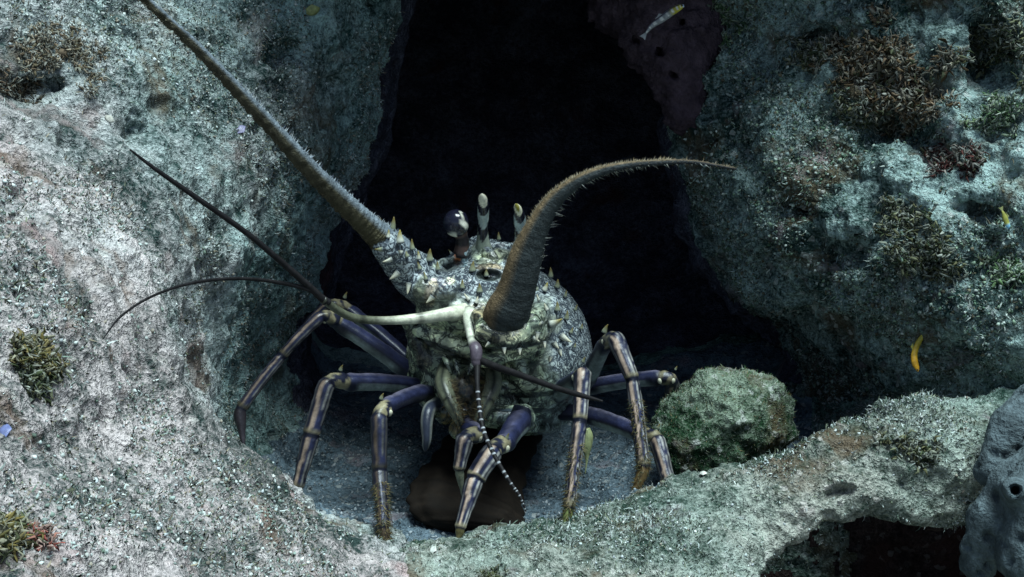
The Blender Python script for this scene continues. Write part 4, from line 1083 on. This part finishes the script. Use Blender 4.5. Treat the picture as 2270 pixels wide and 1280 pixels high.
# ---------------------------------------------------------------- seaweed tufts, shells, fish
def algae(px, py, r, pal, label, n=320, name='seaweed_tuft', size=.0062, lift=.7, ball=True):
    """a tuft: a lumpy holdfast and many small curled fronds"""
    n = int(n * 2.6)
    loc, nn = hit(px, py)
    d = float((loc - CAM) @ FWD); R_ = PXM(r, d)
    nn = nn * .6 - FWD * .4; nn = nn / np.linalg.norm(nn)
    t = thing(name, label, 'seaweed', loc - nn * .001)
    v, f = nets_blob(lambda p: np.linalg.norm((p - loc) / np.array([1, .8, .8]), axis=1) - R_ * .30 - R_ * .2 * fbm(p * .9 / R_, 2, int(px)), loc - R_ * 1.3, loc + R_ * 1.3, R_ / 9)
    pal = np.concatenate([np.array(pal), .55 * np.array(pal)[:3] + .45 * np.array([(.30, .32, .28)]), .3 * np.array(pal)[:1] + .7 * np.array([(.34, .36, .32)])])
    obj('holdfast', v, f, M['matte'], t, True, np.tile(pal[0] * .6, (len(v), 1)))
    u = rng.normal(size=(n, 3)); u /= np.linalg.norm(u, axis=1, keepdims=True)
    u = np.where(((u @ nn) < -.1)[:, None], -u, u)
    rad = R_ * (.25 + .85 * rng.random((n, 1)) ** .8) * (1 + .6 * pnoise(u * 2.2 + px, 3))[:, None]
    subs = []
    for k in range(26):
        ox, oy = rng.normal(size=2) * r * np.array([.85, .6]); ox += .35 * oy
        subs.append(hit(px + ox, py + oy)[0])
    subs = np.array(subs); subs = subs[np.linalg.norm(subs - loc, axis=1) < R_ * 3.0]
    pick = rng.integers(0, len(subs), n)
    b = subs[pick] + u * rad * .36
    dirv = u * lift + .7 * rng.normal(size=(n, 3)); dirv /= np.linalg.norm(dirv, axis=1, keepdims=True)
    s_ = np.cross(dirv, rng.normal(size=(n, 3))); s_ /= np.linalg.norm(s_, axis=1, keepdims=True); q = np.cross(dirv, s_)
    L = size * (.3 + .8 * rng.random((n, 1))); w_ = L * (.07 + .13 * rng.random((n, 1)))
    th = .00025
    rows = []
    for tt_, ww in ((0, .35), (.4, 1.0), (.75, .85), (1.0, .25)):
        c_ = b + dirv * L * tt_ + q * L * .35 * tt_ ** 2 * np.sign(rng.random((n, 1)) - .5)
        rows += [c_ + s_ * w_ * ww + q * th, c_ - s_ * w_ * ww + q * th, c_ - s_ * w_ * ww - q * th, c_ + s_ * w_ * ww - q * th]
    vv = np.stack(rows, 1).reshape(-1, 3)
    ff = []
    for k in range(3):
        for e in range(4): ff.append((k * 4 + e, k * 4 + (e + 1) % 4, k * 4 + 4 + (e + 1) % 4, k * 4 + 4 + e))
    ff += [(3, 2, 1, 0), (12, 13, 14, 15)]
    ff = (np.array(ff)[None] + (np.arange(n) * 16)[:, None, None]).reshape(-1, 4)
    c = np.repeat(pal[rng.integers(0, len(pal), n)] * (.6 + .7 * rng.random((n, 1))), 16, 0)
    tag(obj('fronds', vv, ff, M['matte'], t, True, c), kind='stuff')
BRN = [(.13, .09, .05), (.09, .06, .03), (.18, .13, .085), (.08, .09, .05), (.22, .20, .15), (.06, .05, .03)]
DKG = [(.05, .065, .03), (.03, .045, .025), (.10, .10, .05), (.16, .17, .10)]
GRN = [(.07, .13, .06), (.12, .20, .09), (.04, .08, .04), (.22, .28, .17), (.30, .36, .30)]
RED = [(.05, .016, .016), (.08, .03, .025), (.03, .012, .014), (.05, .05, .03)]
OLV = [(.15, .12, .04), (.09, .08, .03), (.22, .18, .08), (.07, .08, .04)]
algae(1955, 165, 78, BRN, 'bushy brown seaweed clump, the largest on the upper right wall', 900, size=.008)
algae(1880, 130, 42, BRN, 'brown seaweed tuft left of the largest brown clump on the right wall', 350)
algae(2020, 235, 44, BRN, 'brown seaweed tuft below the largest brown clump on the right wall', 380)
algae(2048, 560, 46, DKG, 'dark green seaweed tuft alone on the pale right wall', 480)
algae(2218, 262, 34, GRN, 'bright green seaweed sprig near the right edge below the dark hollow', 260)
algae(2225, 95, 60, DKG, 'dark seaweed mass in the top right corner of the right wall', 520)
algae(2110, 352, 36, RED, 'dark red fronds added to darken a cavity on the right wall', 300)  # fronds coloured dark to stand for the shade inside a cavity
algae(1590, 40, 44, GRN, 'green seaweed tuft at the top beside the purple sponge', 360)
algae(1930, 255, 40, DKG, 'dark green tuft in the shade under the brown seaweed clump', 350)
algae(1800, 120, 34, DKG, 'dark tuft on the upper right wall between the sponge and the brown clump', 260)
algae(2030, 1000, 30, DKG, 'dark tuft in a dimple on the ledge below the yellow fish', 200)
algae(75, 790, 26, OLV, 'olive brown seaweed tuft on the left slope near the left edge', 380)
algae(78, 850, 22, DKG, 'small dark green tuft just under the olive tuft on the left slope', 180)
algae(12, 1195, 32, OLV, 'dark olive seaweed tuft at the left edge near the bottom corner', 420)
algae(82, 1190, 15, [(.30, .09, .07), (.22, .06, .05), (.35, .16, .12)], 'little red seaweed sprig near the bottom left corner', 120, size=.005)
algae(132, 118, 52, [(.20, .15, .10), (.12, .10, .06), (.26, .22, .16)], 'brownish turf tuft on the upper left wall', 420, size=.005)
algae(30, 195, 34, [(.05, .045, .03), (.10, .07, .045)], 'dark brown fronds added to darken a pit at the left edge of the upper left wall', 260, size=.005)  # dark fronds put in for the shade of a pit
algae(1080, 1275, 20, DKG, 'dark tuft at the bottom of the front ledge', 140, size=.004)
algae(2230, 600, 26, GRN, 'green tuft at the right edge beside the pale rock', 170)
algae(2000, 480, 30, DKG, 'dark tuft above the lone dark green tuft on the right wall', 240)

def shell(name, px, py, r, c, label, rot):
    """a fluted scallop-like chip"""
    loc, nn = hit(px, py); d = float((loc - CAM) @ FWD); R_ = PXM(r, d)
    nu, nr = 22, 7; vs, fs = [], []
    a = np.linspace(-1.15, 1.15, nu)
    for s_, off in ((1, .0), (-1, -.10)):
        for k in range(nr):
            q = k / (nr - 1)
            for t in a:
                vs.append((math.sin(t) * q, math.cos(t) * q * 1.1 - .5, .34 * (1 - q * q) + .03 * math.cos(t * 18) * q + off))
    m = nu * nr
    for k in range(nr - 1):
        for j in range(nu - 1):
            i = k * nu + j
            fs += [(i, i + 1, i + nu + 1, i + nu), (m + i, m + i + nu, m + i + nu + 1, m + i + 1)]
    e = (nr - 1) * nu
    fs += [(e + j, e + j + 1, m + e + j + 1, m + e + j) for j in range(nu - 1)]
    fs += [(k * nu, (k + 1) * nu, m + (k + 1) * nu, m + k * nu) for k in range(nr - 1)] + [(k * nu + nu - 1, m + k * nu + nu - 1, m + (k + 1) * nu + nu - 1, (k + 1) * nu + nu - 1) for k in range(nr - 1)]
    vs = np.array(vs) * R_
    z = Vector(nn * .7 - FWD * .3).normalized(); M3 = np.array((z.to_track_quat('Z', 'Y') @ Matrix.Rotation(rot, 3, 'Z').to_quaternion()).to_matrix())
    w_ = vs @ M3.T + loc + nn * .001
    cc = np.array(c)[None] * (1 + .4 * fbm(w_ * 300, 2, 4))[:, None]
    tag(obj(name, w_, fs, M['leg'], None, True, cc), label, 'shell')
shell('shell_chip', 532, 290, 17, (.24, .23, .36), 'purple grey shell chip on the left wall beside the long antenna', .6)
shell('shell_chip', 242, 265, 13, (.60, .58, .50), 'small cream shell chip standing on the left wall', 2.4)
shell('shell_chip', 12, 960, 24, (.14, .17, .34), 'blue shell chip at the left edge of the slope', 1.2)
shell('shell_chip', 690, 22, 22, (.28, .30, .12), 'yellow green leaf of alga in chip form at the top of the left wall', 3.3)  # an alga leaf, drawn with the chip mesh
shell('shell_chip', 1560, 1052, 10, (.58, .58, .52), 'white shell chip on the ledge in front of the boulder', .2)
shell('shell_chip', 960, 1222, 13, (.55, .57, .52), 'pale shell chip on the floor under the lobster', .9)

def fish(pts, n, colour, label, fins, name='reef_fish'):
    q = spline(pts, n); path = np.array([P(*r[:3]) for r in q]); rad = np.array([PXM(r[3], r[2]) for r in q])
    t = thing(name, label, 'fish', path[len(path) // 2] - np.array([0, 0, rad.max()]))
    v, f, tt, an = tube(path, rad, 16, flat=.75)
    obj('body', v, f, M['fish'], t, True, colour(tt, an, v))
    d = (path[0] - path[4]); d /= np.linalg.norm(d); s_ = np.cross(d, FWD); s_ /= np.linalg.norm(s_); r0 = rad.max()
    def blade(nm, a, tip1, tip2, c):
        th = FWD * .0003
        vv = np.array([a + th, tip1 + th, (tip1 + tip2) / 2 * .92 + a * .08 + th, tip2 + th, a - th, tip1 - th, (tip1 + tip2) / 2 * .92 + a * .08 - th, tip2 - th])
        ff = [(0, 1, 2, 3), (7, 6, 5, 4), (0, 4, 5, 1), (1, 5, 6, 2), (2, 6, 7, 3), (3, 7, 4, 0)]
        obj(nm, vv, ff, M['fish'], t, False, np.tile(np.array(c), (8, 1)))
    blade('tail_fin', path[2], path[0] + d * r0 * 1.6 + s_ * r0 * .9, path[0] + d * r0 * 1.6 - s_ * r0 * .9, fins)
    m = int(n * .45); dm = path[m] - path[m + 3]; dm /= np.linalg.norm(dm); sm = np.cross(dm, FWD); sm /= np.linalg.norm(sm)
    sm = sm if sm @ UP > 0 else -sm
    blade('back_fin', path[m] + sm * rad[m] * .7, path[m] + sm * rad[m] * 1.7 + dm * r0, path[m] + sm * rad[m] * 1.1 + dm * r0 * 2.6, fins)
    h = int(n * .90); o = link('eye', KNOB2, t)
    o.location = path[h] - FWD * rad[h] * .70 + sm * rad[h] * .25 - np.array(t.location); o.scale = (rad.max() * .24,) * 3
KNOB2 = make_mesh('eye', _kv, _kf, M['gloss'], True, np.tile(np.array((.01, .01, .012)), (len(_kv), 1)))
def goby_c(tt, an, v):
    y = sstep(.52, .66, tt)[:, None]; c = np.array((.26, .26, .26)) * (1 - y) + np.array((.50, .42, .04)) * y
    band = sstep(.45, .25, np.abs(((an + math.pi) % (2 * math.pi) - math.pi) - .9))[:, None]
    c = c * (1 - .8 * band) + np.array((.04, .03, .07)) * .8 * band
    sp_ = ((np.sin(tt * 52) > .45) & (np.cos(an) > .75))[:, None]; c = np.where(sp_, np.array((.7, .68, .62)), c)
    hd = sstep(.94, .97, tt)[:, None]
    return c * (1 - hd) + np.array((.55, .62, .72)) * hd
fish([(1432, 74, 1.065, 2.5), (1445, 58, 1.063, 5.5), (1468, 42, 1.06, 8), (1490, 26, 1.057, 8.5), (1506, 17, 1.054, 7), (1516, 13, 1.052, 3)], 40, goby_c, 'slim pale goby with yellow head hovering by the purple sponge', (.30, .30, .30))
fd = float((hit(2035, 780)[0] - CAM) @ FWD) - .012
fish([(2064, 724, fd, 2), (2056, 735, fd, 4), (2037, 758, fd, 6.2), (2027, 785, fd - .002, 7), (2028, 804, fd - .004, 7.5), (2033, 816, fd - .005, 5.5), (2035, 824, fd - .006, 1.5)], 40,
     lambda tt, an, v: np.array((.42, .36, .04)) * (1 - sstep(.2, .7, tt))[:, None] + np.array((.66, .34, .02)) * sstep(.2, .7, tt)[:, None], 'curved orange yellow fish over the right rock wall', (.36, .34, .06))
fd = float((hit(2228, 485)[0] - CAM) @ FWD) - .008
fish([(2222, 468, fd, 2), (2226, 478, fd, 5), (2230, 490, fd, 6), (2234, 500, fd, 5.5), (2237, 508, fd, 2)], 30,
     lambda tt, an, v: np.array((.30, .30, .06)) * (1 - sstep(.6, .8, tt))[:, None] + np.array((.25, .55, .75)) * sstep(.6, .8, tt)[:, None], 'tiny olive fish with bright blue head near the right edge', (.25, .26, .10))
print('done', time.time() - T0)
